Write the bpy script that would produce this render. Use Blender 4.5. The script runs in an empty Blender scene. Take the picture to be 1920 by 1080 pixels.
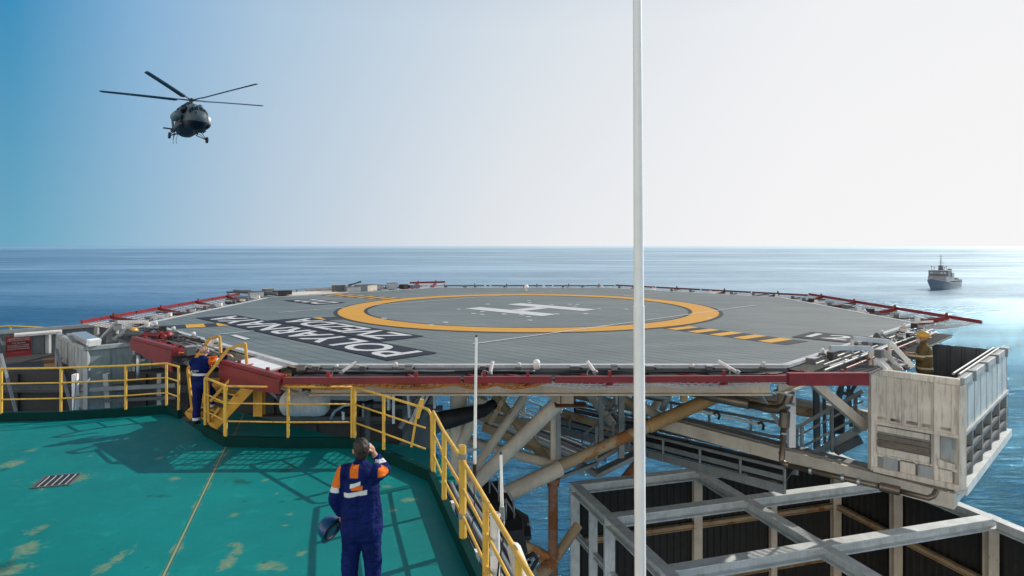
import bpy, bmesh, math, random
from mathutils import Vector, Matrix, noise as mnoise
def hp(x): return (x+1)/2
HAZE_HIGH = [(0, (.62, .56, .50)), (1, (.94, .93, .93)), (hp(-.45), (.58, .54, .50)), (hp(-.25), (.12, .22, .36)), (hp(-.09), (.045, .27, .50)), (hp(.025), (.24, .44, .67)), (hp(.16), (.42, .57, .72)), (hp(.45), (.69, .75, .81)), (hp(.7), (.88, .885, .905))]
HAZE_LOW = [(0, (.70, .62, .54)), (1, (.96, .95, .945)), (hp(-.45), (.66, .60, .54)), (hp(-.25), (.20, .32, .44)), (hp(-.09), (.15, .39, .54)), (hp(.025), (.31, .50, .65)), (hp(.16), (.50, .61, .72)), (hp(.45), (.79, .81, .84)), (hp(.7), (.92, .91, .92))]
SKY_TINT = (.9, 1.0, 1.1); SKY_MAX = (7.5, 7.8, 8.6)
SUN_E = 4.3; BACK_FILL = (19.5, 17.3, 15.0)
SEA_BUMP = 3.6; SEA_FP = .48
SEA_A = (.0, .055, .20); SEA_B = (.0, .11, .29)
random.seed(7)
SC = bpy.context.scene
COL = SC.collection
R = math.radians
F = 1200.0; HZ = 461.5; CZ = 4.0       # focal length (px of a 1920 frame), horizon row, eye height
DECK = 1.86                             # helideck surface
SEA = -24.0
def P(px, py, Y): return Vector(((px-960)/F*Y, Y, CZ-(py-HZ)/F*Y))
def G(px, py, z):
    Y = F*(CZ-z)/(py-HZ)
    return Vector(((px-960)/F*Y, Y, z))
def V(*a): return Vector(a)
UNIT = 1.0          # metres per drawing unit of the part being modelled (the helideck is drawn in units of 1.26 m)
def xf(p): return V(p[0]*UNIT, p[1]*UNIT, p[2]*UNIT+CZ*(1-UNIT))
# ------------------------------------------------------------------ materials
def nd(nt, t, **k):
    n = nt.nodes.new(t)
    for a, b in k.items():
        if a == 'inp':
            for i, v in b.items(): n.inputs[i].default_value = v
        else: setattr(n, a, b)
    return n
def mth(nt, op, a, b=None, c=None, clamp=False):
    n = nt.nodes.new('ShaderNodeMath'); n.operation = op; n.use_clamp = clamp
    for i, v in enumerate((a, b, c)):
        if v is None: continue
        if isinstance(v, (int, float)): n.inputs[i].default_value = v
        else: nt.links.new(v, n.inputs[i])
    return n.outputs[0]
def mixc(nt, f, a, b):
    n = nt.nodes.new('ShaderNodeMix'); n.data_type = 'RGBA'
    for s, v in ((n.inputs[0], f), (n.inputs[6], a), (n.inputs[7], b)):
        if isinstance(v, (int, float)): s.default_value = v
        elif isinstance(v, tuple): s.default_value = (v[0], v[1], v[2], 1)
        else: nt.links.new(v, s)
    return n.outputs[2]
def ramp(nt, v, lo, hi, a=0., b=1.):
    n = nt.nodes.new('ShaderNodeMapRange'); n.clamp = True
    nt.links.new(v, n.inputs[0])
    for i, x in zip((1, 2, 3, 4), (lo, hi, a, b)): n.inputs[i].default_value = x
    return n.outputs[0]
def noisen(nt, vec, scale, detail=3, rough=.55, dist=0):
    n = nd(nt, 'ShaderNodeTexNoise', inp={'Scale': scale, 'Detail': detail, 'Roughness': rough, 'Distortion': dist})
    nt.links.new(vec, n.inputs['Vector']); return n.outputs['Fac']
def mapv(nt, vec, scale=(1, 1, 1), rot=(0, 0, 0), loc=(0, 0, 0)):
    n = nd(nt, 'ShaderNodeMapping'); nt.links.new(vec, n.inputs['Vector'])
    n.inputs['Scale'].default_value = scale; n.inputs['Rotation'].default_value = rot; n.inputs['Location'].default_value = loc
    return n.outputs[0]
def newmat(name):
    m = bpy.data.materials.new(name); m.use_nodes = True
    nt = m.node_tree; b = nt.nodes['Principled BSDF']
    return m, nt, b
def wpos(nt): return nt.nodes.new('ShaderNodeNewGeometry').outputs['Position']
def opos(nt): return nt.nodes.new('ShaderNodeTexCoord').outputs['Object']
def bumpn(nt, b, h, strength=.2, dist=.01):
    n = nd(nt, 'ShaderNodeBump', inp={'Strength': strength, 'Distance': dist})
    nt.links.new(h, n.inputs['Height']); nt.links.new(n.outputs[0], b.inputs['Normal'])
MATS = {}
def paint(name, col, rough=.5, metal=0., var=.22, scale=2.5, rust=0., rustcol=(.20, .075, .025), dirt=.25, obj=False, bump=.0):
    """weathered paint: tone variation, vertical grime, optional rust patches"""
    if name in MATS: return MATS[name]
    m, nt, b = newmat(name)
    v = opos(nt) if obj else wpos(nt)
    n1 = noisen(nt, v, scale, 4, .6)
    n2 = noisen(nt, mapv(nt, v, (9, 9, 1.2)), 1.6, 4, .6)
    c = mixc(nt, ramp(nt, n1, .3, .7), tuple(x*(1-var) for x in col), tuple(min(1, x*(1+var*.6)) for x in col))
    c = mixc(nt, mth(nt, 'MULTIPLY', ramp(nt, n2, .5, .75), dirt), c, tuple(x*.35+.012 for x in col))
    if rust > 0:
        n3 = noisen(nt, v, scale*1.4, 6, .68, .4)
        thr = .78-.42*rust
        mk = ramp(nt, n3, thr, thr+.07)
        n4 = noisen(nt, v, 14, 4, .6)
        rc = mixc(nt, n4, tuple(x*.45 for x in rustcol), tuple(x*1.7 for x in rustcol))
        c = mixc(nt, mk, c, rc)
        rr = mth(nt, 'ADD', mth(nt, 'MULTIPLY', mk, .35), rough)
        nt.links.new(rr, b.inputs['Roughness'])
    else:
        nt.links.new(mth(nt, 'ADD', mth(nt, 'MULTIPLY', n1, .25), rough-.12), b.inputs['Roughness'])
    nt.links.new(c, b.inputs['Base Color'])
    b.inputs['Metallic'].default_value = metal
    if bump: bumpn(nt, b, noisen(nt, v, 25, 4), bump, .01)
    MATS[name] = m; return m
# ------------------------------------------------------------------ mesh builder
class MB:
    def __init__(s): s.bm = bmesh.new()
    def box(s, c, size, rot=None):
        m = Matrix.Translation(c) @ ((rot.to_4x4() if rot else Matrix()) @ Matrix.Diagonal((size[0], size[1], size[2], 1)))
        bmesh.ops.create_cube(s.bm, size=1, matrix=m); return s
    def beam(s, p0, p1, w, h, up=V(0, 0, 1)):
        p0, p1 = Vector(p0), Vector(p1); d = p1-p0
        L = d.length; x = d.normalized(); 
        if abs(x.dot(up)) > .98: up = V(0, 1, 0)
        y = up.cross(x).normalized(); z = x.cross(y)
        r = Matrix((x, y, z)).transposed()
        return s.box((p0+p1)/2, (L, w, h), r)
    def ibeam(s, p0, p1, w, h, t=.02, up=V(0, 0, 1)):
        p0, p1 = Vector(p0), Vector(p1); x = (p1-p0).normalized()
        if abs(x.dot(up)) > .98: up = V(0, 1, 0)
        y = up.cross(x).normalized(); z = x.cross(y)
        o = z*(h/2-t/2)
        s.beam(p0+o, p1+o, w, t, up); s.beam(p0-o, p1-o, w, t, up); s.beam(p0, p1, t, h-2*t-.002, up); return s
    def tube(s, p0, p1, r0, r1=None, n=12, cap=True):
        p0, p1 = Vector(p0), Vector(p1); r1 = r0 if r1 is None else r1
        d = p1-p0
        q = d.to_track_quat('Z', 'Y').to_matrix().to_4x4()
        bmesh.ops.create_cone(s.bm, cap_ends=cap, segments=n, radius1=r0, radius2=r1, depth=d.length,
                              matrix=Matrix.Translation((p0+p1)/2) @ q); return s
    def path(s, pts, r, n=8, closed=False):
        pts = [Vector(p) for p in pts]; rings = []
        N = len(pts); prev = None
        for i, p in enumerate(pts):
            if closed: t = (pts[(i+1) % N]-pts[i-1]).normalized()
            elif i == 0: t = (pts[1]-p).normalized()
            elif i == N-1: t = (p-pts[-2]).normalized()
            else:
                t = ((p-pts[i-1]).normalized()+(pts[i+1]-p).normalized())
                t = t.normalized() if t.length > 1e-6 else (pts[i+1]-p).normalized()
            if prev is None:
                a = V(0, 0, 1) if abs(t.z) < .9 else V(1, 0, 0)
                a = (a-t*a.dot(t)).normalized()
            else:
                a = (prev-t*prev.dot(t)); a = a.normalized() if a.length > 1e-6 else prev
            prev = a; b = t.cross(a)
            rr = r[i] if isinstance(r, (list, tuple)) else r
            rings.append([s.bm.verts.new(p+(a*math.cos(k*2*math.pi/n)+b*math.sin(k*2*math.pi/n))*rr) for k in range(n)])
        m = N if closed else N-1
        for i in range(m):
            A, B = rings[i], rings[(i+1) % N]
            for k in range(n): s.bm.faces.new((A[k], A[(k+1) % n], B[(k+1) % n], B[k]))
        if not closed:
            s.bm.faces.new(rings[0][::-1]); s.bm.faces.new(rings[-1])
        return s
    def ring(s, pts):
        return [s.bm.verts.new(p) for p in pts]
    def loft(s, rings, caps=True):
        rs = [s.ring(r) for r in rings]; n = len(rs[0])
        for A, B in zip(rs, rs[1:]):
            for k in range(n): s.bm.faces.new((A[k], A[(k+1) % n], B[(k+1) % n], B[k]))
        if caps:
            s.bm.faces.new(rs[0][::-1]); s.bm.faces.new(rs[-1])
        return s
    def poly(s, pts):
        s.bm.faces.new([s.bm.verts.new(p) for p in pts]); return s
    def prism(s, poly, z0, z1):
        a = [s.bm.verts.new((p[0], p[1], z0)) for p in poly]; b = [s.bm.verts.new((p[0], p[1], z1)) for p in poly]
        n = len(a); s.bm.faces.new(a[::-1]); s.bm.faces.new(b)
        for i in range(n): s.bm.faces.new((a[i], a[(i+1) % n], b[(i+1) % n], b[i]))
        return s
    def ball(s, c, r, seg=16, rot=None):
        r = r if isinstance(r, (tuple, list)) else (r, r, r)
        m = Matrix.Translation(c) @ ((rot.to_4x4() if rot else Matrix()) @ Matrix.Diagonal((r[0], r[1], r[2], 1)))
        nv = seg//2+2; N = s.bm.verts.new; Fc = s.bm.faces.new
        top, bot = N(m @ V(0, 0, 1)), N(m @ V(0, 0, -1)); rg = []
        for i in range(1, nv):
            a = math.pi*i/nv; sa, ca = math.sin(a), math.cos(a)
            rg.append([N(m @ V(sa*math.cos(2*math.pi*k/seg), sa*math.sin(2*math.pi*k/seg), ca)) for k in range(seg)])
        for k in range(seg):
            k2 = (k+1) % seg; Fc((top, rg[0][k], rg[0][k2])); Fc((rg[-1][k2], rg[-1][k], bot))
            for A, B in zip(rg, rg[1:]): Fc((A[k], B[k], B[k2], A[k2]))
        return s
    def lathe(s, prof, n=20, mat=Matrix()):
        rs = []
        for r, z in prof: rs.append([mat @ V(r*math.cos(k*2*math.pi/n), r*math.sin(k*2*math.pi/n), z) for k in range(n)])
        return s.loft(rs)
    def build(s, name, mat, parent=None, smooth=False, bevel=0, local=False):
        bm = s.bm
        bmesh.ops.recalc_face_normals(bm, faces=bm.faces)
        if bevel:
            es = [e for e in bm.edges if len(e.link_faces) == 2 and e.calc_face_angle(0) > .6]
            bmesh.ops.bevel(bm, geom=es, offset=bevel, segments=2, affect='EDGES', profile=.6)
        me = bpy.data.meshes.new(name)
        if UNIT != 1.0 and not local:
            for v in bm.verts: v.co = xf(v.co)
        if parent is not None and not local:
            w = Vector((0, 0, 0)); q = parent
            while q: w += q.location; q = q.parent
            bmesh.ops.translate(bm, verts=bm.verts, vec=-w)
        bm.to_mesh(me); bm.free()
        if smooth:
            for p in me.polygons: p.use_smooth = True
            if smooth != 'all':
                me.set_sharp_from_angle(angle=R(40))
        o = bpy.data.objects.new(name, me); COL.objects.link(o)
        if mat: me.materials.append(mat)
        if parent is not None: o.parent = parent
        return o
def tag(o, label=None, cat=None, group=None, kind=None):
    if label: o['label'] = label
    if cat: o['category'] = cat
    if group: o['group'] = group
    if kind: o['kind'] = kind
    return o
def thing(name, label, cat, loc=(0, 0, 0), group=None):
    o = bpy.data.objects.new(name, None); COL.objects.link(o); o.location = xf(loc); o.empty_display_size = .2
    return tag(o, label, cat, group)
def copy_tree(o, parent=None):
    c = o.copy(); COL.objects.link(c)
    if parent is not None: c.parent = parent
    for ch in list(o.children): copy_tree(ch, c)
    return c
def textmesh(txt, bold=.02):
    cu = bpy.data.curves.new('t', 'FONT'); cu.body = txt; cu.size = 1; cu.offset = bold; cu.resolution_u = 4
    o = bpy.data.objects.new('t', cu); COL.objects.link(o)
    dg = bpy.context.evaluated_depsgraph_get(); dg.update()
    me = bpy.data.meshes.new_from_object(o.evaluated_get(dg)); 
    bpy.data.objects.remove(o); bpy.data.curves.remove(cu)
    me.materials.clear(); return me
def lettering(name, txt, origin, xdir, ydir, W, H, mat, parent, bold=.02):
    """flat lettering whose box starts at origin and spans W along xdir, H along ydir"""
    me = textmesh(txt, bold); me.name = name
    xs = [v.co.x for v in me.vertices]; ys = [v.co.y for v in me.vertices]
    x0, x1, y0, y1 = min(xs), max(xs), min(ys), max(ys)
    X, Y = Vector(xdir).normalized(), Vector(ydir).normalized()
    w = Vector((0, 0, 0)); q = parent
    while q: w += q.location; q = q.parent
    for v in me.vertices:
        v.co = xf(Vector(origin)+X*((v.co.x-x0)/(x1-x0)*W)+Y*((v.co.y-y0)/(y1-y0)*H))-w
    o = bpy.data.objects.new(name, me); COL.objects.link(o); me.materials.append(mat); o.parent = parent
    return o
# ------------------------------------------------------------------ palette
M_yel = paint('yellow_paint', (.74, .45, .07), .5, rust=.34, var=.2, scale=5)
M_yeld = paint('yellow_stair_paint', (.60, .33, .04), .5, rust=.15, var=.2)
M_red = paint('red_oxide_paint', (.21, .013, .017), .45, rust=.12, var=.3, rustcol=(.35, .14, .10))
M_redsign = paint('red_sign_paint', (.16, .006, .012), .5, var=.1)
M_cream = paint('cream_steel', (.66, .58, .46), .55, rust=.32, rustcol=(.30, .14, .05), scale=1.3)
M_creamr = paint('rusty_cream_steel', (.46, .34, .20), .6, rust=.55, rustcol=(.32, .13, .04), scale=1.1)
M_rust = paint('rusted_steel', (.26, .13, .08), .75, rust=.75, scale=1.5)
M_grey = paint('grey_galvanised_steel', (.27, .29, .29), .5, metal=.3, rust=.08)
M_dgrey = paint('dark_grey_steel', (.10, .11, .115), .6, rust=.1)
M_black = paint('black_steel', (.018, .018, .020), .6)
M_rubber = paint('black_rubber', (.014, .014, .016), .6, var=.3)
M_alu = paint('aluminium', (.55, .57, .58), .35, metal=.75, var=.15)
M_white = paint('white_paint', (.88, .87, .84), .45, var=.07, dirt=.12)
M_whites = paint('stained_white_paint', (.74, .72, .68), .5, rust=.2, dirt=.4)
M_offw = paint('blue_white_frame_paint', (.64, .68, .67), .5, rust=.15, dirt=.35, rustcol=(.25, .12, .06))
M_bronze = paint('bronze_pipe_paint', (.22, .17, .12), .35, metal=.6, var=.3)
M_panel = paint('grey_panel_paint', (.38, .41, .41), .5, rust=.06, dirt=.5, scale=1.2)
M_panelw = paint('cream_panel_paint', (.74, .67, .56), .55, rust=.24, dirt=.75, scale=1.2, rustcol=(.35, .24, .14))
M_net = paint('orange_netting', (.50, .20, .045), .8, var=.35, scale=20)
M_darkgreen = paint('green_kerb_paint', (.0, .034, .031), .6, dirt=.1)
M_wood = paint('weathered_board', (.20, .17, .13), .8, var=.4, scale=6)
M_card = paint('cardboard', (.38, .24, .14), .8)
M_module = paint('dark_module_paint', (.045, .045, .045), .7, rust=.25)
M_glow = paint('pale_tube_cover', (.80, .82, .80), .4, var=.05)
M_orangep = paint('landing_ring_paint', (.72, .32, .025), .55, var=.10, dirt=.18, scale=1.5)
M_blackp = paint('black_marking_paint', (.022, .026, .030), .5, dirt=.1)
M_navyp = paint('navy_marking_paint', (.012, .018, .035), .5, dirt=.3)
M_whitep = paint('white_marking_paint', (.62, .65, .66), .5, var=.12, dirt=.35, scale=3)
# ------------------------------------------------------------------ world, sun, camera
SUN = V(.85, .526, .615).normalized()
w = bpy.data.worlds.new("World"); SC.world = w; w.use_nodes = True
nt = w.node_tree; nt.nodes.clear()
out = nt.nodes.new('ShaderNodeOutputWorld'); bg = nt.nodes.new('ShaderNodeBackground')
sky = nt.nodes.new('ShaderNodeTexSky'); sky.sky_type = 'NISHITA'; sky.sun_disc = False
sky.sun_elevation = math.asin(SUN.z); sky.sun_rotation = math.atan2(SUN.x, SUN.y)
sky.air_density = 1.0; sky.dust_density = 1.2; sky.ozone_density = 2.0; sky.altitude = 20
tc = nt.nodes.new('ShaderNodeTexCoord').outputs['Generated']
nrm = nd(nt, 'ShaderNodeVectorMath', operation='NORMALIZE'); nt.links.new(tc, nrm.inputs[0])
def dotw(vec):
    n = nd(nt, 'ShaderNodeVectorMath', operation='DOT_PRODUCT'); nt.links.new(nrm.outputs[0], n.inputs[0]); n.inputs[1].default_value = vec
    return n.outputs['Value']
sep = nt.nodes.new('ShaderNodeSeparateXYZ'); nt.links.new(nrm.outputs[0], sep.inputs[0])
# marine haze: a pale veil that thickens towards the horizon and around the sun; warm fill added on the opposite side
sd = dotw((SUN.x, SUN.y, 0))
def cramp(v, stops):
    n = nt.nodes.new('ShaderNodeValToRGB'); nt.links.new(v, n.inputs[0]); e = n.color_ramp.elements
    for i, (p, c) in enumerate(stops):
        q = e[i] if i < 2 else e.new(p)
        q.position = p; q.color = (c[0], c[1], c[2], 1)
    return n.outputs[0]
az = ramp(nt, sd, -1, 1)
high = cramp(az, HAZE_HIGH); low = cramp(az, HAZE_LOW)
el = mth(nt, 'ABSOLUTE', sep.outputs[2])
haze = mixc(nt, ramp(nt, el, 0, .30), low, high)
hz10 = nd(nt, 'ShaderNodeVectorMath', operation='SCALE'); nt.links.new(haze, hz10.inputs[0]); hz10.inputs['Scale'].default_value = 10
base = nd(nt, 'ShaderNodeVectorMath', operation='MULTIPLY'); nt.links.new(sky.outputs[0], base.inputs[0])
base.inputs[1].default_value = SKY_TINT
cl = nd(nt, 'ShaderNodeVectorMath', operation='MINIMUM'); nt.links.new(base.outputs[0], cl.inputs[0]); cl.inputs[1].default_value = SKY_MAX
col = mixc(nt, ramp(nt, el, .32, .75, 1, .15), cl.outputs[0], hz10.outputs[0])
# added warm fill glow, low in the sky behind the viewer, for camera-facing sides
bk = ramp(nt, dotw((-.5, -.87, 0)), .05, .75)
bkc = nd(nt, 'ShaderNodeVectorMath', operation='SCALE'); bkc.inputs[0].default_value = BACK_FILL; nt.links.new(mth(nt, 'MULTIPLY', bk, ramp(nt, el, .0, .62, 1, .03)), bkc.inputs['Scale'])
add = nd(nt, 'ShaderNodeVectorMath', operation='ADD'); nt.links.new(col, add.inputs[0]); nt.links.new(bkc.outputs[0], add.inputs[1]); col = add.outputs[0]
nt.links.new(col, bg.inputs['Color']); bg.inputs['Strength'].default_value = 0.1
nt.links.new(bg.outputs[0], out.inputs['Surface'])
sl = bpy.data.lights.new('sun', 'SUN'); sl.energy = SUN_E; sl.angle = R(.5); sl.color = (1, .93, .84)
so = bpy.data.objects.new('sun', sl); COL.objects.link(so); so.rotation_euler = SUN.to_track_quat('Z', 'Y').to_euler()
so.location = (30, 20, 40)
cd = bpy.data.cameras.new('camera'); cam = bpy.data.objects.new('camera', cd); COL.objects.link(cam)
cam.location = (0, 0, CZ); cam.rotation_euler = (R(90), 0, 0)
cd.sensor_width = 36; cd.lens = 36*F/1920; cd.shift_y = -(540-HZ)/1920
cd.clip_start = .1; cd.clip_end = 200000
SC.camera = cam
SC.view_settings.view_transform = 'Standard'; SC.view_settings.look = 'None'; SC.view_settings.exposure = 0
# ------------------------------------------------------------------ sea
m, nt, b = newmat('sea_water')
v = wpos(nt)
ln = nd(nt, 'ShaderNodeVectorMath', operation='LENGTH'); nt.links.new(v, ln.inputs[0]); dist = ln.outputs['Value']
n1 = noisen(nt, mapv(nt, v, (.07, .26, .1), (0, 0, R(7))), 1.0, 5, .6, .6)
n2 = noisen(nt, mapv(nt, v, (.28, 1.1, .5), (0, 0, R(-5))), 1.0, 5, .65, .8)
n3 = noisen(nt, mapv(nt, v, (.0045, .017, .01), (0, 0, R(4))), 1.0, 6, .62, .3)
n4 = noisen(nt, mapv(nt, v, (.0005, .0021, .01), (0, 0, R(-3))), 1.0, 6, .6)
near = ramp(nt, dist, 40, 450, 1, .10)
h = mth(nt, 'ADD', mth(nt, 'MULTIPLY', n1, .8), mth(nt, 'MULTIPLY', n2, .38))
h = mth(nt, 'MULTIPLY', h, near)
bp = nd(nt, 'ShaderNodeBump', inp={'Strength': 1.0, 'Distance': SEA_BUMP})
nt.links.new(h, bp.inputs['Height'])
streak = mth(nt, 'ADD', mth(nt, 'MULTIPLY', n3, .6), mth(nt, 'MULTIPLY', n4, .5))
dif = nd(nt, 'ShaderNodeBsdfDiffuse'); nt.links.new(bp.outputs[0], dif.inputs['Normal'])
rip = mth(nt, 'ADD', mth(nt, 'MULTIPLY', n1, .55), mth(nt, 'MULTIPLY', n2, .45))
sc_ = mixc(nt, ramp(nt, streak, .42, .68), SEA_A, SEA_B)
sc_ = mixc(nt, mth(nt, 'MULTIPLY', ramp(nt, rip, .44, .60), ramp(nt, dist, 60, 1500, .85, .25)), tuple(x*.35 for x in SEA_A), sc_)  # ripple troughs darkened in the base colour, imitating wave shading
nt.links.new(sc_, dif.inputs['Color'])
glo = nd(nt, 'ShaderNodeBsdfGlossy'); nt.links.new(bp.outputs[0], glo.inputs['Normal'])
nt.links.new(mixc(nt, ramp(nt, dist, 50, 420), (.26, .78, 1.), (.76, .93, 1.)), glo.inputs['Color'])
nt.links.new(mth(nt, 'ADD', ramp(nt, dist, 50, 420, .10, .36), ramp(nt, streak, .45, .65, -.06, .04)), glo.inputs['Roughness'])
fr = nd(nt, 'ShaderNodeFresnel', inp={'IOR': 1.33}); nt.links.new(bp.outputs[0], fr.inputs['Normal'])
calm = ramp(nt, streak, .42, .66, .50, 1.0)
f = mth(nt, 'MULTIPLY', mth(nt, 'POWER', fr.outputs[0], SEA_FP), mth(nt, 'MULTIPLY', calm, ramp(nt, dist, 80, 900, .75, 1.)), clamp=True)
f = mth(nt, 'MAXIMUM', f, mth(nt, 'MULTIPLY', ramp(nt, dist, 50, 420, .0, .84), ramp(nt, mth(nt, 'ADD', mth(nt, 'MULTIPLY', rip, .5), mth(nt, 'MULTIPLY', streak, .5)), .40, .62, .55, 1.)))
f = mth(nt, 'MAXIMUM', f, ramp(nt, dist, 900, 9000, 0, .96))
mx = nt.nodes.new('ShaderNodeMixShader'); nt.links.new(f, mx.inputs[0]); nt.links.new(dif.outputs[0], mx.inputs[1]); nt.links.new(glo.outputs[0], mx.inputs[2])
nt.links.new(mx.outputs[0], nt.nodes['Material Output'].inputs['Surface'])
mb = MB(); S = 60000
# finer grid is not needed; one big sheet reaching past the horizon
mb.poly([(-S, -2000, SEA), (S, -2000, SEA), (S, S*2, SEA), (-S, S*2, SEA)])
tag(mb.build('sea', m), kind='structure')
# ------------------------------------------------------------------ people
UNIT = 1.0
def masks(nt, c, items, space='obj'):
    """items: (colour, x0,x1,y0,y1,z0,z1[,slope]) boxes in object space, laid over colour c"""
    s = nt.nodes.new('ShaderNodeSeparateXYZ'); nt.links.new(opos(nt), s.inputs[0])
    for it in items:
        col, lim = it[0], it[1:7]; sl = it[7] if len(it) > 7 else 0
        zz = mth(nt, 'SUBTRACT', s.outputs[2], mth(nt, 'MULTIPLY', s.outputs[0], sl)) if sl else s.outputs[2]
        m_ = None
        for ax, (lo, hi) in zip((s.outputs[0], s.outputs[1], zz), (lim[0:2], lim[2:4], lim[4:6])):
            if lo is not None:
                q = ramp(nt, ax, lo-.003, lo+.003); m_ = q if m_ is None else mth(nt, 'MULTIPLY', m_, q)
            if hi is not None:
                q = ramp(nt, ax, hi-.003, hi+.003, 1, 0); m_ = q if m_ is None else mth(nt, 'MULTIPLY', m_, q)
        c = mixc(nt, m_, c, col)
    return c
def cloth(name, col, items=(), rough=.8, var=.45):
    m, nt, b = newmat(name); v = opos(nt)
    n1 = noisen(nt, v, 7, 4, .6); n2 = noisen(nt, mapv(nt, v, (14, 14, 5)), 1, 4, .6, 1.2)
    c = mixc(nt, ramp(nt, n1, .3, .7), tuple(x*(1-var) for x in col), tuple(x*(1+var) for x in col))  # lighter and darker tone in the colour stands in for fold shading
    c = masks(nt, c, items)
    nt.links.new(c, b.inputs['Base Color']); b.inputs['Roughness'].default_value = rough
    b.inputs['Specular IOR Level'].default_value = .12
    fold = noisen(nt, mapv(nt, v, (5, 5, 9), (R(20), R(15), 0)), 1, 3, .5, 2.2)
    bumpn(nt, b, mth(nt, 'ADD', mth(nt, 'ADD', n2, mth(nt, 'MULTIPLY', fold, 1.6)), mth(nt, 'MULTIPLY', noisen(nt, v, 40, 3), .08)), .6, .035)
    return m
NAVY = (.005, .014, .098); ORG = (.75, .17, .02); WHT = (.68, .70, .72)
M_skin = paint('skin', (.50, .27, .19), .55, var=.1, dirt=0, obj=True)
M_boot = paint('boot_leather', (.012, .012, .013), .5, obj=True)
M_hair = paint('brown_hair', (.030, .018, .012), .6, var=.6, scale=40, dirt=.1, obj=True, bump=.5)
M_eye = paint('eye', (.03, .02, .02), .2)
class Body:
    """rounded limbs and masses fused into one continuous skin by a voxel remesh"""
    def __init__(s): s.mb = MB()
    def limb(s, *pts):
        """(x,y,z,r) chain"""
        for a, b2 in zip(pts, pts[1:]):
            pa, pb = V(*a[:3]), V(*b2[:3]); s.mb.tube(pa, pb, a[3], b2[3], n=14)
            s.mb.ball(pa, a[3], 14); s.mb.ball(pb, b2[3], 14)
        return s
    def mass(s, c, r, rot=None): s.mb.ball(c, r, 18, rot); return s
    def build(s, name, mat, parent, voxel=.014, smooth=4, wrinkle=0., wscale=6.):
        me = bpy.data.meshes.new('tmp'); s.mb.bm.to_mesh(me); s.mb.bm.free()
        o = bpy.data.objects.new('tmp', me); COL.objects.link(o)
        r_ = o.modifiers.new('r', 'REMESH'); r_.mode = 'VOXEL'; r_.voxel_size = voxel
        sm = o.modifiers.new('s', 'SMOOTH'); sm.iterations = smooth; sm.factor = .5
        dg = bpy.context.evaluated_depsgraph_get(); dg.update()
        m2 = bpy.data.meshes.new_from_object(o.evaluated_get(dg)); bpy.data.objects.remove(o); bpy.data.meshes.remove(me)
        m2.name = name
        if wrinkle:
            for v in m2.vertices:
                q = v.co*wscale; f_ = mnoise.noise(V(q.x*1.3, q.y*1.3, q.z*.8))+.5*mnoise.noise(V(q.x*2.6+7, q.y*2.6, q.z*3.2))
                v.co += v.normal*wrinkle*f_
        for p in m2.polygons: p.use_smooth = True
        m2.materials.clear(); m2.materials.append(mat)
        ob = bpy.data.objects.new(name, m2); COL.objects.link(ob); ob.parent = parent; return ob
def hand(b, wrist, d, palm_n, side, curl=.5, s=1.0):
    """wrist, pointing direction d, palm normal, side=+1 thumb on d x n side; five separate fingers"""
    w_, d, n_ = Vector(wrist), Vector(d).normalized(), Vector(palm_n).normalized(); t = d.cross(n_).normalized()*side
    b.limb((*w_, .026*s), (*(w_+d*.05*s), .030*s)); b.mass(tuple(w_+d*.055*s), (.030*s, .030*s, .040*s), d.to_track_quat('Z', 'Y').to_matrix())
    for k, L in enumerate((.070, .078, .072, .056)):
        o_ = t*(.027-.018*k)*s; p = w_+d*.085*s+o_; c1 = curl*.9
        q = p+(d*math.cos(c1)+n_*math.sin(c1))*L*.5*s; c2 = curl*2.0; r2 = q+(d*math.cos(c2)+n_*math.sin(c2))*L*.5*s
        b.limb((*p, .0095*s), (*q, .0088*s), (*r2, .0075*s))
    p = w_+d*.03*s+t*.026*s; q = p+(t*.75+d*.6+n_*.3).normalized()*.035*s; r2 = q+(d*.8+t*.2+n_*.5).normalized()*.03*s
    b.limb((*p, .013*s), (*q, .011*s), (*r2, .009*s))
def head(b, c, fwd, up=V(0, 0, 1), s=1.0):
    """skull, jaw, nose, brow, ears"""
    c = Vector(c); f = Vector(fwd).normalized(); r_ = f.cross(up).normalized(); u = r_.cross(f)
    M = Matrix((r_, f, u)).transposed()
    L = lambda x, y, z: tuple(c+(r_*x+f*y+u*z)*s)
    b.mass(L(0, -.012, .025), (.076*s, .096*s, .088*s), M); b.mass(L(0, .022, -.045), (.056*s, .066*s, .070*s), M)
    b.mass(L(0, .055, -.085), (.028*s, .028*s, .022*s), M)
    b.limb((*L(0, .085, .012), .012*s), (*L(0, .108, -.030), .015*s)); b.mass(L(0, .080, .030), (.050*s, .016*s, .012*s), M)
    b.mass(L(0, .082, -.062), (.026*s, .014*s, .010*s), M)
    for sg in (-1, 1): b.mass(L(.078*sg, -.008, -.012), (.012*s, .022*s, .034*s), M)
    return L, M
def eyes(L, M, parent, s=1.0):
    for sg in (-1, 1):
        mb = MB(); mb.ball(L(.031*sg, .078, .008), .012*s, 10); mb.build('eye', M_eye, parent, smooth=True, local=True)
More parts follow.
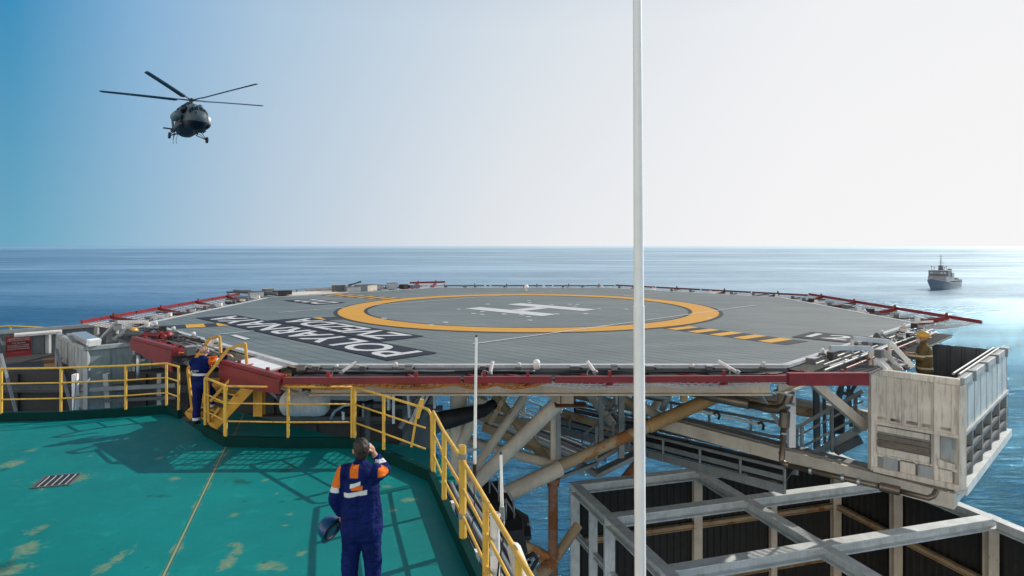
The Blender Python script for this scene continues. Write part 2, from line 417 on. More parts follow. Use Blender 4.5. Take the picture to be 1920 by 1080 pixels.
# ---- the man in the foreground
g = (-1.68, 7.12)
MAN = thing('person', 'man in navy and orange coveralls seen from behind, a blue helmet in his hand', 'person', (g[0], g[1], 0))
b = Body(); L, M = head(b, (-.005, .02, 1.735), (-.35, .9, .22), s=1.06)
b.limb((0, .0, 1.50, .06), (-.003, .01, 1.64, .056)); b.mass((0, 0, 1.30), (.16, .10, .22)); b.mass((0, 0, 1.0), (.15, .10, .14))
b.limb((.17, 0, 1.50, .05), (.235, .13, 1.46, .045), (.125, .10, 1.655, .032)); hand(b, (.120, .095, 1.665), (-.28, -.05, .9), (-.8, 0, -.1), 1, .55)
b.limb((-.17, 0, 1.50, .05), (-.275, -.02, 1.21, .042), (-.235, .06, .985, .030)); hand(b, (-.235, .062, .985), (0, .1, -1), (.5, .5, 0), -1, .75)
for sg in (-1, 1): b.limb((.09*sg, 0, .95, .085), (.115*sg, .02, .52, .055), (.12*sg, 0, .12, .04)); b.mass((.125*sg, .05, .05), (.04, .11, .04))
b.build('body', M_skin, MAN, .010, 3); eyes(L, M, MAN, 1.06)
b = Body(); b.mass(L(0, -.022, .040), (.090, .106, .096), M); b.mass(L(0, -.068, -.020), (.074, .050, .066), M); b.mass(L(0, -.05, -.07), (.055, .035, .04), M)
b.build('hair', M_hair, MAN, .010, 2, .010, 26)
jk = cloth('navy_jacket', NAVY, [
    (ORG, -.085, .005, None, .02, 1.475, 1.60), (ORG, -.075, .050, None, .02, 1.335, 1.385), (WHT, -.09, .03, None, .02, 1.385, 1.428, .35), (WHT, -.165, .10, None, .02, 1.275, 1.325, .16),
    (ORG, None, -.212, None, None, 1.34, 1.56), (WHT, None, -.225, None, None, 1.285, 1.34), (ORG, .205, None, None, .06, 1.45, 1.55), (WHT, .14, None, .05, None, 1.565, 1.605)])
b = Body()
b.mass((0, 0, 1.33), (.215, .145, .24)); b.limb((-.06, 0, 1.32, .150), (-.065, 0, 1.05, .155), (-.07, -.01, .86, .165)); b.limb((.06, 0, 1.32, .150), (.07, 0, 1.05, .16), (.075, -.01, .86, .17)); b.limb((-.17, 0, 1.49, .095), (.17, 0, 1.49, .095))
b.mass((0, -.03, 1.56), (.135, .11, .055)); b.mass((-.01, -.105, 1.50), (.135, .060, .10)); b.mass((0, -.12, 1.44), (.08, .04, .07)); b.limb((0, 0, 1.52, .085), (0, .01, 1.60, .072))
b.limb((-.19, 0, 1.48, .088), (-.285, -.02, 1.20, .072), (-.245, .055, 1.015, .052)); b.limb((.18, 0, 1.47, .088), (.240, .12, 1.47, .070), (.155, .11, 1.605, .050))
b.mass((.12, .0, .93), (.12, .14, .13))
b.build('jacket', jk, MAN, .011, 3, .015, 6.0)
b = Body()
for sg in (-1, 1):
    b.limb((.085*sg, 0, .93, .125), (.105*sg, .015, .72, .118), (.125*sg, .02, .48, .095), (.135*sg, 0, .14, .088))
b.mass((0, -.01, .92), (.19, .14, .12))
b.build('trousers', cloth('navy_trousers', NAVY, [(WHT, None, None, None, None, .22, .27)]), MAN, .012, 3, .012, 6.5)
for sg in (-1, 1):
    b = Body(); b.limb((.135*sg, -.02, .10, .062), (.14*sg, -.02, .06, .058), (.145*sg, .14, .045, .045)); b.build('boot', M_boot, MAN, .010, 2)
q = V(g[0]-.335, g[1]+.07, .815)
HL = thing('safety_helmet', 'blue safety helmet hanging upside down from the foreground man\'s left hand', 'helmet', tuple(q))
def hshell(parent, c, mat, s=1.0, rot=None, brim=True, up=False):
    Mx = Matrix.Translation(c) @ (rot.to_4x4() if rot else Matrix()) @ Matrix.Diagonal((s, s*1.18, s, 1))
    mb = MB(); n = 24; prof = [(.118, 0), (.120, .02), (.116, .06), (.100, .10), (.070, .128), (.030, .142), (.004, .144)]
    inn_ = [(.004, .138), (.065, .122), (.094, .096), (.110, .058), (.113, .0)]
    mb.lathe(prof+inn_, n, Mx); sh = mb.build('shell', mat, parent, smooth='all', local=True)
    mb = MB(); mb.lathe([(.112, -.006), (.142, -.010), (.142, -.002), (.112, .004)], n, Mx); mb.build('brim', mat, parent, smooth=True, local=True)
    return Mx
M_bh = paint('blue_helmet', (.010, .060, .16), .3, dirt=.1)
rt = Matrix.Rotation(R(200), 3, 'X') @ Matrix.Rotation(R(-38), 3, 'Y')
rt = Matrix.Rotation(R(118), 3, 'Y') @ Matrix.Rotation(R(12), 3, 'X')
rt = Matrix.Rotation(R(-62), 3, 'Y') @ Matrix.Rotation(R(-20), 3, 'X')
hshell(HL, (0, 0, 0), M_bh, 1.12, rt)
mb = MB(); mb.path([Vector(rt @ V(.12*math.cos(a)*.9, .13*math.sin(a)*.95, -.012)) for a in [k*math.pi/8 for k in range(16)]], .012, closed=True); mb.build('headband', M_rubber, HL, smooth='all', local=True)
mb = MB(); mb.path([rt @ V(.10, -.02, 0), rt @ V(.13, 0, -.09), V(.10, -.01, .14), V(.09, 0, .06), rt @ V(-.02, .10, .0)], .007, n=6); mb.build('chin_strap', M_rubber, HL, smooth='all', local=True)
# ---- man at the stairs
g = (P(377, 700, 14.25).x, 14.25)
MN2 = thing('person', 'bald man in navy coveralls with ear muffs leaning at the yellow stairs', 'person', (g[0], g[1], 0))
b = Body(); L, M = head(b, (.06, .04, 1.66), (.35, .9, -.05))
b.limb((.02, .0, 1.44, .065), (.05, .03, 1.58, .058)); b.mass((0, 0, 1.25), (.16, .10, .22)); b.mass((0, 0, .98), (.15, .10, .14))
b.limb((.18, 0, 1.45, .05), (.36, .12, 1.43, .042), (.50, .16, 1.55, .030)); hand(b, (.50, .16, 1.55), (.8, .2, -.1), (0, .3, -1), 1, .6)
b.limb((-.17, 0, 1.45, .05), (-.20, .15, 1.25, .042), (-.05, .30, 1.30, .030)); hand(b, (-.05, .30, 1.30), (.9, .3, .1), (0, .3, -1), -1, .6)
for x, y, z in ((-.09, 0, 0),): b.limb((x, 0, .95, .085), (x-.01, .02, .52, .055), (x-.02, 0, .12, .04))
b.limb((.09, 0, .95, .085), (.14, .20, .68, .055), (.17, .10, .36, .04))
b.build('body', M_skin, MN2, .010, 3); eyes(L, M, MN2)
cv = cloth('navy_coverall', NAVY, [(WHT, None, None, None, None, 1.135, 1.185), (ORG, .20, .335, None, None, 1.30, None), (WHT, .335, .385, None, None, 1.30, None), (WHT, None, .04, None, None, .13, .19), (WHT, .05, None, None, None, .40, .455)])
b = Body(); b.mass((0, 0, 1.28), (.215, .14, .22)); b.mass((0, 0, 1.08), (.195, .14, .22)); b.limb((-.16, 0, 1.43, .09), (.16, 0, 1.43, .09)); b.limb((.02, 0, 1.45, .085), (.04, .02, 1.53, .07))
b.limb((.18, 0, 1.43, .088), (.37, .11, 1.42, .070), (.49, .155, 1.53, .050)); b.limb((-.18, 0, 1.42, .085), (-.215, .15, 1.24, .068), (-.09, .27, 1.28, .05))
b.mass((0, 0, .93), (.19, .145, .14)); b.limb((-.085, 0, .92, .12), (-.095, .02, .5, .092), (-.11, 0, .13, .080)); b.limb((.085, 0, .92, .12), (.14, .20, .68, .10), (.165, .10, .40, .078))
b.build('coverall', cv, MN2, .012, 4, .012, 6)
b = Body(); b.limb((-.11, -.02, .10, .06), (-.115, .13, .045, .045)); b.build('boot', M_boot, MN2, .011, 2)
b = Body(); b.limb((.165, .08, .37, .058), (.19, .20, .315, .045)); b.build('boot', M_boot, MN2, .011, 2)
mb = MB(); mb.path([Vector(L(.092*math.cos(a), -.01, .03+.105*math.sin(a))) for a in [k*math.pi/10 for k in range(11)]], .008); band = mb.build('ear_muff_band', M_rubber, MN2, smooth='all', local=True)
for sg in (-1, 1): mb = MB(); mb.ball(L(.095*sg, -.005, -.01), (.028, .034, .042), 14, M); mb.build('ear_muff', M_rubber if sg < 0 else M_grey, MN2, smooth=True, local=True)
mb = MB(); mb.box((.24, .02, 1.525), (.22, .06, .035), Matrix.Rotation(-.12, 3, 'Y')); mb.build('shoulder_flap', cloth('orange_flap', ORG), MN2, local=True, bevel=.01)
M_pt = paint('print_pale', (.55, .62, .70), .6)
for txt, z_, w_ in (('ГАЗПРОМ', 1.235, .145), ('флот', 1.195, .10)):
    lettering('back_print', txt, (g[0]-.125, g[1]-.150, z_), (1, -.05, 0), (0, .05, 1), w_, .030, M_pt, MN2)
mb = MB(); mb.poly([(-.175, -.140, 1.215), (-.150, -.149, 1.20), (-.135, -.151, 1.235), (-.142, -.147, 1.275), (-.158, -.142, 1.245)]); mb.build('back_emblem', M_pt, MN2, local=True)
# ---- firefighter on the right platform
fz = CZ+(.70-CZ)*1.26
q = P(1733, 640, 17.3)
FF = thing('person', 'firefighter in a tan coat and yellow helmet standing on the right-hand platform beside the monitor', 'person', (q.x, q.y, fz))
fwd = V(-.85, .42, 0).normalized(); rgt = V(fwd.y, -fwd.x, 0)
def Fx(r_, f_, z_): v = rgt*r_+fwd*f_; return (v.x, v.y, z_)
b = Body(); L, M = head(b, Fx(0, .03, 1.66), tuple(fwd))
b.limb((*Fx(0, 0, 1.45), .065), (*Fx(0, .02, 1.58), .06)); b.mass(Fx(0, 0, 1.2), (.15, .12, .3))
for sg in (-1, 1):
    b.limb((*Fx(.18*sg, 0, 1.42), .05), (*Fx(.24*sg, .12, 1.18), .042), (*Fx(.16*sg, .36, 1.22), .03)); hand(b, Fx(.16*sg, .36, 1.22), (*fwd[:2], .1), (0, 0, -1), sg, .6)
    b.limb((*Fx(.09*sg, 0, .9), .08), (*Fx(.11*sg, .02, .5), .055), (*Fx(.12*sg, 0, .1), .045))
b.build('body', M_skin, FF, .010, 3); eyes(L, M, FF)
TAN = (.13, .095, .04); RF = (.55, .50, .36)
ct = cloth('tan_fire_coat', TAN, [(RF, None, None, None, None, .86, .91), (RF, None, None, None, None, 1.20, 1.245), (RF, .10, None, None, None, 1.38, 1.42)], var=.25)
b = Body(); b.limb((*Fx(-.05, 0, 1.36), .17), (*Fx(-.07, 0, 1.1), .19), (*Fx(-.08, 0, .84), .20)); b.limb((*Fx(.05, 0, 1.36), .17), (*Fx(.07, 0, 1.1), .19), (*Fx(.08, 0, .84), .20)); b.limb((*Fx(-.17, 0, 1.44), .10), (*Fx(.17, 0, 1.44), .10)); b.limb((*Fx(0, 0, 1.48), .10), (*Fx(0, .01, 1.56), .085))
for sg in (-1, 1): b.limb((*Fx(.2*sg, 0, 1.42), .10), (*Fx(.30*sg, .10, 1.16), .085), (*Fx(.20*sg, .36, 1.20), .065))
b.build('coat', ct, FF, .013, 4, .014, 5)
b = Body()
for sg in (-1, 1): b.limb((*Fx(.1*sg, 0, .85), .12), (*Fx(.12*sg, .02, .5), .10), (*Fx(.13*sg, 0, .12), .09))
b.build('trousers', cloth('tan_fire_trousers', TAN, [(RF, None, None, None, None, .2, .26)]), FF, .014, 3, .01, 6)
for sg in (-1, 1): b = Body(); b.limb((*Fx(.13*sg, -.02, .09), .062), (*Fx(.13*sg, .14, .05), .05)); b.build('boot', M_boot, FF, .012, 2)
M_yh = paint('yellow_helmet', (.52, .31, .04), .3, dirt=.1, var=.05)
hr_ = Matrix((rgt, fwd, V(0, 0, 1))).transposed()
c_ = V(*L(0, -.01, .045)); hm = bpy.data.objects.new('helmet', None)
bpy.data.objects.remove(hm)
hshell(FF, c_, M_yh, 1.16, hr_)
mb = MB()
pts_o = []
for k in range(9):
    a = R(35+110*k/8); pts_o.append(a)
rings = []
for z_ in (.03, -.10):
    pass
for k in range(8):
    a, a2 = pts_o[k], pts_o[k+1]
    f3 = lambda a, z_: tuple(c_+rgt*(.135*math.cos(a))+fwd*(.165*math.sin(a))+V(0, 0, z_))
    mb.poly([f3(a, -.01), f3(a2, -.01), f3(a2, -.17), f3(a, -.17)])
bmesh.ops.remove_doubles(mb.bm, verts=mb.bm.verts, dist=.001)
mvis, nt, bb = newmat('visor'); bb.inputs['Base Color'].default_value = (.6, .62, .65, 1); bb.inputs['Roughness'].default_value = .25; bb.inputs['Alpha'].default_value = .55
mb.build('visor', mvis, FF, smooth='all', local=True)
# ---- worker behind the left platform, only the helmet shows
lz = CZ+(.50-CZ)*1.26; q = P(250, 640, 20.4)
HW = thing('person', 'worker in a plain yellow hard hat standing behind the grey left platform wall', 'person', (q.x, q.y, lz))
b = Body(); L, M = head(b, (0, .02, 1.62), (.5, .8, .1)); b.limb((0, 0, 1.40, .065), (0, .01, 1.53, .06)); b.mass((0, 0, 1.2), (.15, .1, .25)); b.mass((0, 0, .95), (.15, .1, .13))
for sg in (-1, 1):
    b.limb((.17*sg, 0, 1.40, .05), (.23*sg, .03, 1.12, .042), (.2*sg, .16, .93, .03)); hand(b, (.2*sg, .16, .93), (0, .5, -.8), (-sg, 0, 0), sg, .5); b.limb((.09*sg, 0, .9, .08), (.1*sg, .02, .48, .055), (.1*sg, 0, .08, .042))
b.build('body', M_skin, HW, .011, 3); eyes(L, M, HW)
b = Body(); b.mass((0, 0, 1.22), (.205, .14, .24)); b.limb((-.16, 0, 1.38, .085), (.16, 0, 1.38, .085)); b.mass((0, 0, .95), (.19, .14, .15)); b.limb((0, 0, 1.40, .08), (0, .01, 1.48, .068))
for sg in (-1, 1): b.limb((.18*sg, 0, 1.38, .08), (.24*sg, .03, 1.12, .065), (.21*sg, .14, .96, .05)); b.limb((.09*sg, 0, .9, .11), (.1*sg, .02, .48, .09), (.1*sg, 0, .12, .08))
b.build('coverall', cloth('grey_blue_coverall', (.02, .03, .09)), HW, .014, 4, .01, 6)
for sg in (-1, 1): b = Body(); b.limb((.1*sg, -.02, .09, .06), (.1*sg, .13, .05, .048)); b.build('boot', M_boot, HW, .012, 2)
hshell(HW, V(*L(0, -.01, .045)), M_yh, 1.12, Matrix.Rotation(-.5, 3, 'Z'))
# ------------------------------------------------------------------ mast and whip antennas
PL = thing('mast', 'tall white mast crossing the whole view in front of the helideck', 'mast', tuple(P(1200, 1080, 6.7)+V(0, 0, -6)))
a, b2 = P(1200.5, 1080, 6.7), P(1195, 0, 6.7); d = (b2-a)
mb = MB(); mb.tube(a-d*1.2, a+d*.47, .062, .0575, n=28); mb.build('lower_section', M_white, PL, smooth=True)
mb = MB(); mb.tube(a+d*.47, a+d*1.25, .0530, .042, n=28); mb.build('upper_section', M_white, PL, smooth=True)
def whip(label, top, bot, Y, r, blk=.12):
    a, b2 = P(*bot, Y), P(*top, Y); t = thing('whip_antenna', label, 'antenna', tuple(a))
    mb = MB(); mb.tube(a+(b2-a)*blk, b2, r, r*.72, n=12); mb.build('whip', M_white, t, smooth=True)
    mb = MB(); mb.tube(a, a+(b2-a)*blk, r*1.15, r*1.1, n=12); mb.build('base', M_rubber, t, smooth=True)
    mb = MB(); mb.tube(b2, b2+(b2-a).normalized()*.03, r*.8, r*.4, n=10); mb.build('tip', M_rubber, t, smooth=True)
    return t
t = whip('taller white whip antenna clamped to the thick yellow railing post', (893, 632), (889.5, 905), 8.45, .022, .13)
mb = MB(); q = P(868, 846, 8.38); mb.beam(q, P(893, 842, 8.45), .03, .03); mb.build('clamp_arm', M_grey, t); mb = MB(); mb.beam(q+V(0, 0, -.13), P(891, 868, 8.45), .02, .02); mb.build('clamp_arm', M_grey, t)
mb = MB(); mb.path([P(889, 900, 8.45), P(890, 960, 8.4), P(882, 1000, 8.3), P(878, 1030, 8.2)], .008, n=6); mb.build('cable', M_rubber, t, smooth='all')
t = whip('shorter white whip antenna on the white pipe at the railing near the bottom edge', (939, 852), (941.5, 962), 7.0, .020, .02)
mb = MB(); mb.tube(P(941, 962, 7.0)+V(0, 0, -.12), P(941, 950, 7.0), .034, .028); mb.build('socket', M_grey, t, smooth=True)
mb = MB(); mb.path([P(943, 975, 6.95), P(944, 1010, 6.9), P(936, 1050, 6.85), P(932, 1090, 6.8)], .010, n=6); mb.build('cable', M_rubber, t, smooth='all')
t = thing('antenna_pipe', 'stubby white pipe clamped outside the yellow railing near the bottom edge', 'pipe', tuple(P(928, 1080, 6.95)+V(0, 0, -.6)))
mb = MB(); mb.tube(P(928, 1080, 6.95)+V(0, 0, -.6), P(928, 966, 6.95), .055, n=18); mb.build('pipe', M_whites, t, smooth=True)
mb = MB(); mb.tube(P(928, 968, 6.95), P(928, 963, 6.95), .062, n=18); mb.build('cap', M_whites, t, smooth=True)
mb = MB(); mb.beam(P(926, 985, 6.95), P(942, 985, 7.0), .09, .10); mb.build('bracket', M_whites, t, bevel=.01)
mb = MB(); mb.beam(P(920, 1050, 6.95), P(938, 1050, 6.95), .12, .14); mb.build('clamp', M_white, t, bevel=.01)
for (x0, y0, x1, y1, Y, w_) in ((867, 835, 868, 1012, 8.36, .05),):
    t = thing('antenna_post', 'thick yellow post with grey clamps carrying the taller whip antenna', 'post', tuple(P(x1, y1, Y)))
    mb = MB(); mb.tube(P(x0, y0, Y), P(x1, y1, Y), w_, n=16); mb.build('post', M_yel, t, smooth=True)
    for yy in (855, 966): mb = MB(); mb.tube(P(867.5, yy+5, Y), P(867.5, yy-5, Y), w_*1.15, n=16); mb.build('clamp', M_grey, t, smooth=True)
# ------------------------------------------------------------------ green work deck
AP = V(.959, .284, 0).normalized(); AQ = V(-.284, .959, 0).normalized()
m, nt, b = newmat('green_deck_paint')
v = wpos(nt)
n1 = noisen(nt, v, .35, 5, .6); n2 = noisen(nt, v, 2.2, 5, .65, .5); n3 = noisen(nt, v, 11, 4, .6)
c = mixc(nt, ramp(nt, n1, .3, .7), (.0, .145, .137), (.0, .215, .205))
c = mixc(nt, mth(nt, 'MULTIPLY', ramp(nt, n2, .55, .75), .30), c, (.02, .36, .30))
sx = nt.nodes.new('ShaderNodeSeparateXYZ'); nt.links.new(v, sx.inputs[0])
warp = mth(nt, 'MULTIPLY', mth(nt, 'SUBTRACT', noisen(nt, v, 3.1, 6, .72, .8), .5), 2.6)
warp2 = mth(nt, 'MULTIPLY', mth(nt, 'SUBTRACT', n3, .5), .5)
def spot(px, py, rx, ry):
    g = G(px, py, 0); rr = g.y/F*rx; ry_ = ry*g.y*g.y/(F*4)
    dx = mth(nt, 'DIVIDE', mth(nt, 'SUBTRACT', sx.outputs[0], g.x), rr)
    dy = mth(nt, 'DIVIDE', mth(nt, 'SUBTRACT', sx.outputs[1], g.y), ry_)
    d = mth(nt, 'SQRT', mth(nt, 'ADD', mth(nt, 'MULTIPLY', dx, dx), mth(nt, 'MULTIPLY', dy, dy)))
    d = mth(nt, 'ADD', mth(nt, 'ADD', d, mth(nt, 'MULTIPLY', warp, 1.6)), mth(nt, 'MULTIPLY', warp2, 1.5))
    return ramp(nt, d, .30, .85, 1, 0)
tan = None
for s_ in [(55, 1030, 34, 26), (30, 1065, 30, 18), (78, 990, 22, 14), (432, 1048, 17, 26), (505, 1060, 30, 9), (438, 1022, 18, 6), (212, 1052, 20, 28), (230, 1036, 14, 8),
           (545, 965, 14, 5), (330, 897, 14, 6), (495, 900, 9, 4), (566, 1038, 12, 6), (770, 938, 20, 5), (738, 958, 9, 6), (530, 1065, 22, 8), (300, 860, 9, 4), (520, 925, 8, 4),
           (170, 855, 8, 3), (440, 965, 11, 6), (25, 870, 22, 9), (60, 845, 18, 5), (140, 895, 40, 12), (95, 905, 50, 13), (420, 852, 9, 9), (535, 985, 12, 4), (725, 912, 16, 3)]:
    q = spot(*s_); tan = q if tan is None else mth(nt, 'MAXIMUM', tan, q)
tc_ = mixc(nt, ramp(nt, n3, .35, .65), (.13, .24, .12), (.30, .29, .15))
c = mixc(nt, mth(nt, 'MULTIPLY', tan, .6), c, tc_)
fl_ = noisen(nt, v, 1.5, 8, .72, .5); c = mixc(nt, mth(nt, 'MULTIPLY', ramp(nt, fl_, .66, .70), .45), c, (.09, .25, .15)); c = mixc(nt, mth(nt, 'MULTIPLY', ramp(nt, noisen(nt, v, 6.5, 5, .7), .70, .74), .6), c, (.16, .42, .36))
dark = None
for s_ in [(50, 843, 12, 3), (192, 1030, 8, 3), (232, 1036, 8, 2), (10, 1060, 26, 16), (434, 1022, 6, 2), (460, 940, 7, 2), (450, 903, 34, 8), (540, 878, 22, 9), (277, 1064, 10, 3),
           (530, 941, 9, 2), (271, 1004, 7, 2), (280, 930, 8, 2), (524, 1043, 6, 2), (495, 1055, 7, 3), (10, 880, 12, 4), (300, 930, 25, 6), (75, 1000, 9, 2), (330, 1070, 10, 3), (610, 1010, 10, 3)]:
    q = spot(*s_); dark = q if dark is None else mth(nt, 'MAXIMUM', dark, q)
c = mixc(nt, mth(nt, 'MULTIPLY', dark, .6), c, (.004, .06, .05))
# weld seam with flaking paint on both sides
dp = nd(nt, 'ShaderNodeVectorMath', operation='DOT_PRODUCT'); nt.links.new(v, dp.inputs[0]); dp.inputs[1].default_value = AP
for k in (-1.85, -8.6, 2.4-12.4):
    a_ = mth(nt, 'ABSOLUTE', mth(nt, 'SUBTRACT', dp.outputs['Value'], k))
    wob = mth(nt, 'ADD', a_, mth(nt, 'MULTIPLY', mth(nt, 'SUBTRACT', n2, .5), .28))
    c = mixc(nt, mth(nt, 'MULTIPLY', ramp(nt, wob, .0, .06, 1, 0), .7), c, tc_)
    c = mixc(nt, mth(nt, 'MULTIPLY', ramp(nt, a_, .008, .016, 1, 0), .85), c, (.30, .32, .18))
    c = mixc(nt, mth(nt, 'MULTIPLY', ramp(nt, mth(nt, 'ABSOLUTE', mth(nt, 'SUBTRACT', a_, .022)), .004, .010, 1, 0), .7), c, (.01, .07, .05))
nt.links.new(c, b.inputs['Base Color'])
nt.links.new(ramp(nt, n2, .3, .7, .42, .62), b.inputs['Roughness']); b.inputs['Specular IOR Level'].default_value = .22
bumpn(nt, b, mth(nt, 'ADD', n2, mth(nt, 'MULTIPLY', n3, .3)), .25, .012)
M_green = m
edge = [(-30, 13.2), (-14.4, 14.45), (-10.36, 14.72), (-8.25, 15.3), (-7.7, 14.85), (-6.53, 13.6), (-5.73, 12.8), (-4.43, 12.7), (-3.16, 12.7), (-2.38, 11.95),
        (-1.39, 10.9), (-.64, 8.34), (.18, 5.55), (1.1, 2.5), (1.7, .5)]
poly = [(-30, -6)] + edge + [(3.2, -6)]
mb = MB(); mb.prism(poly[::-1], -.30, 0); tag(mb.build('deck_floor', M_green), kind='structure')
# lower apron of the same deck beyond the rail
mb = MB(); mb.prism([(-7.6, 14.6), (-6.6, 13.5), (-5.8, 12.7), (-2.3, 11.85), (-1.25, 10.8), (-1.0, 11.3), (-1.6, 13.0), (-3.9, 13.9), (-7.2, 16.2)], -.42, -.12)
tag(mb.build('deck_apron', M_green), kind='structure')
mb = MB()
def offs(pts, d):
    out = []
    for i, p in enumerate(pts):
        a = Vector(pts[max(0, i-1)]); c2 = Vector(pts[min(len(pts)-1, i+1)]); t = (c2-a).normalized()
        out.append((p[0]+t.y*d, p[1]-t.x*d))
    return out
inn = offs(edge, .05); ou = offs(edge, -.05)
for seg in ((0, 5), (5, 14)):
    rings = []
    for i in range(seg[0], seg[1]+1):
        if seg[0] == 0 and i == 5: continue
        rings.append([(inn[i][0], inn[i][1], .003), (ou[i][0], ou[i][1], .003), (ou[i][0], ou[i][1], .2), (inn[i][0], inn[i][1], .2)])
    mb.loft(rings)
M_darkgreen.node_tree.nodes['Principled BSDF'].inputs['Specular IOR Level'].default_value = .08
tag(mb.build('deck_kerb', M_darkgreen), kind='structure')
# drain grating let into the green deck
dg = thing('drain_grating', 'dark slatted drain grating with rusty rim set in the green deck', 'grating', (G(107, 902, 0).x, G(107, 902, 0).y, 0))
gc = G(107, 902, 0)
mb = MB(); mb.beam(gc-AQ*.27+V(0, 0, .004), gc+AQ*.27+V(0, 0, .004), .52, .006); mb.build('pit', M_black, dg)
mb = MB()
for s_ in (-1, 1):
    mb.beam(gc+AP*.27*s_-AQ*.29+V(0, 0, .01), gc+AP*.27*s_+AQ*.29+V(0, 0, .01), .03, .016); mb.beam(gc+AQ*.275*s_-AP*.25+V(0, 0, .011), gc+AQ*.275*s_+AP*.25+V(0, 0, .011), .03, .014)
mb.build('frame', M_dgrey, dg)
mb = MB()
mb.bm.free()
for k in range(-2, 3): mb = MB(); mb.beam(gc+AP*k*.1-AQ*.255+V(0, 0, .012), gc+AP*k*.1+AQ*.255+V(0, 0, .012), .013, .012); mb.build('bar', M_panel, dg)
# ------------------------------------------------------------------ yellow railings
def railing(label, pts, tops, r=.024, h=(1.0, .66, .30), base=.2, group='yellow railings round the green deck', posts=None, rpost=.030, name='railing', mat=None, square=False):
    mat = mat or M_yel
    pts = [Vector((p[0], p[1], p[2] if len(p) > 2 else base)) for p in pts]
    t = thing(name, label, 'railing', tuple(pts[0]), group)
    for i, p in enumerate(pts):
        if posts is not None and i not in posts: continue
        mb = MB()
        mb.tube(p+V(0, 0, -.02), p+V(0, 0, h[0]-r*.5), rpost, n=10)
        mb.build('post', mat, t, smooth=True)
    for k, hh in enumerate(h):
        mb = MB(); mb.path([p+V(0, 0, hh) for p in pts], r if k == 0 else r*.7, n=8)
        mb.build('top_rail' if k == 0 else 'mid_rail', mat, t, smooth='all')
    return t
railing('yellow railing along the left end of the green deck, before the red sign', [(-15.5, 14.35), (-12.9, 14.5), (-11.65, 14.6), (-10.36, 14.7), (-9.04, 14.98), (-8.25, 15.28), (-7.74, 14.86)], None)
railing('short yellow railing angled in front of the yellow stairs', [(-6.53, 13.62), (-5.76, 12.84)], None)
railing('straight yellow railing under the helideck edge beside the stairs', [(-5.72, 12.8), (-4.45, 12.72), (-3.18, 12.72)], None)
# bent section with curved end
t = railing('yellow railing sloping down to a curved end behind the man with the helmet', [(-3.12, 12.7), (-2.40, 11.97), (-1.50, 11.05)], None, posts=[0, 1])
mb = MB(); mb.path([(-1.50, 11.05, 1.2), (-1.43, 10.97, 1.19), (-1.38, 10.92, 1.12), (-1.37, 10.9, .95), (-1.37, 10.9, .2)], .024); mb.build('end_bend', M_yel, t, smooth='all')
mb = MB(); mb.box((-1.62, 11.22, 1.15), (.07, .05, .34), Matrix.Rotation(.25, 3, 'Y')); mb.tube((-1.68, 11.25, 1.0), (-1.78, 11.32, .45), .02); mb.build('latch_lever', M_yel, t)
railing('long yellow railing running toward the camera along the right deck edge', [(-1.33, 10.82), (-1.02, 9.62), (-.64, 8.34), (-.29, 7.06), (.06, 5.78), (.42, 4.5)], None, h=(1.0, .64, .28), r=.028, rpost=.038)
# ------------------------------------------------------------------ helideck
UNIT = 1.26
C0 = V(.52, 22.2, 0); APO = 10.6; HS = APO*math.tan(R(22.5))
U = V(.7071, -.7071, 0); W = V(.7071, .7071, 0)
def octv(ap, z, c=C0):
    rr = ap/math.cos(R(22.5))
    return [c+V(rr*math.cos(R(22.5+45*k)), rr*math.sin(R(22.5+45*k)), z) for k in range(8)]
m, nt, b = newmat('aluminium_plank_deck')
v = wpos(nt)
dt = nd(nt, 'ShaderNodeVectorMath', operation='DOT_PRODUCT'); nt.links.new(v, dt.inputs[0]); dt.inputs[1].default_value = W
tt = mth(nt, 'DIVIDE', dt.outputs['Value'], .36)
fr_ = mth(nt, 'FRACT', tt); fl = mth(nt, 'FLOOR', tt)
wn = nd(nt, 'ShaderNodeTexWhiteNoise', noise_dimensions='1D'); nt.links.new(fl, wn.inputs['W'])
stre = noisen(nt, mapv(nt, v, (.35, 6, 1), (0, 0, R(-45))), 1.0, 5, .62)
big = noisen(nt, v, .28, 4, .6)
stv = nd(nt, 'ShaderNodeMapping'); 
c = mixc(nt, ramp(nt, stre, .3, .72), (.060, .088, .086), (.160, .198, .188))
c = mixc(nt, mth(nt, 'MULTIPLY', ramp(nt, big, .35, .7), .35), c, (.22, .235, .22))
c = mixc(nt, mth(nt, 'MULTIPLY', wn.outputs['Value'], .30), c, (.10, .12, .125))
line = mth(nt, 'MAXIMUM', ramp(nt, fr_, .0, .13, 1, 0), ramp(nt, fr_, .90, 1.0, 0, .8))
st2 = noisen(nt, mapv(nt, v, (.9, 2.2, 1), (0, 0, R(20))), .8, 6, .68, .8)
c = mixc(nt, mth(nt, 'MULTIPLY', ramp(nt, st2, .55, .72), .35), c, (.055, .075, .075))
lw = nd(nt, 'ShaderNodeTexWhiteNoise', noise_dimensions='1D'); nt.links.new(mth(nt, 'FLOOR', mth(nt, 'ADD', tt, .5)), lw.inputs['W'])
pt_ = noisen(nt, mapv(nt, v, (.25, 1.1, 1), (0, 0, R(-45))), 1.0, 4, .6)
c = mixc(nt, mth(nt, 'MULTIPLY', ramp(nt, pt_, .50, .62), .30), c, (.055, .085, .085))
c = mixc(nt, mth(nt, 'MULTIPLY', ramp(nt, pt_, .44, .34), .22), c, (.26, .28, .26))
c = mixc(nt, mth(nt, 'MULTIPLY', line, ramp(nt, mth(nt, 'ADD', mth(nt, 'MULTIPLY', lw.outputs['Value'], .6), mth(nt, 'MULTIPLY', stre, .6)), .25, .8, .35, 1.)), c, (.025, .032, .035))
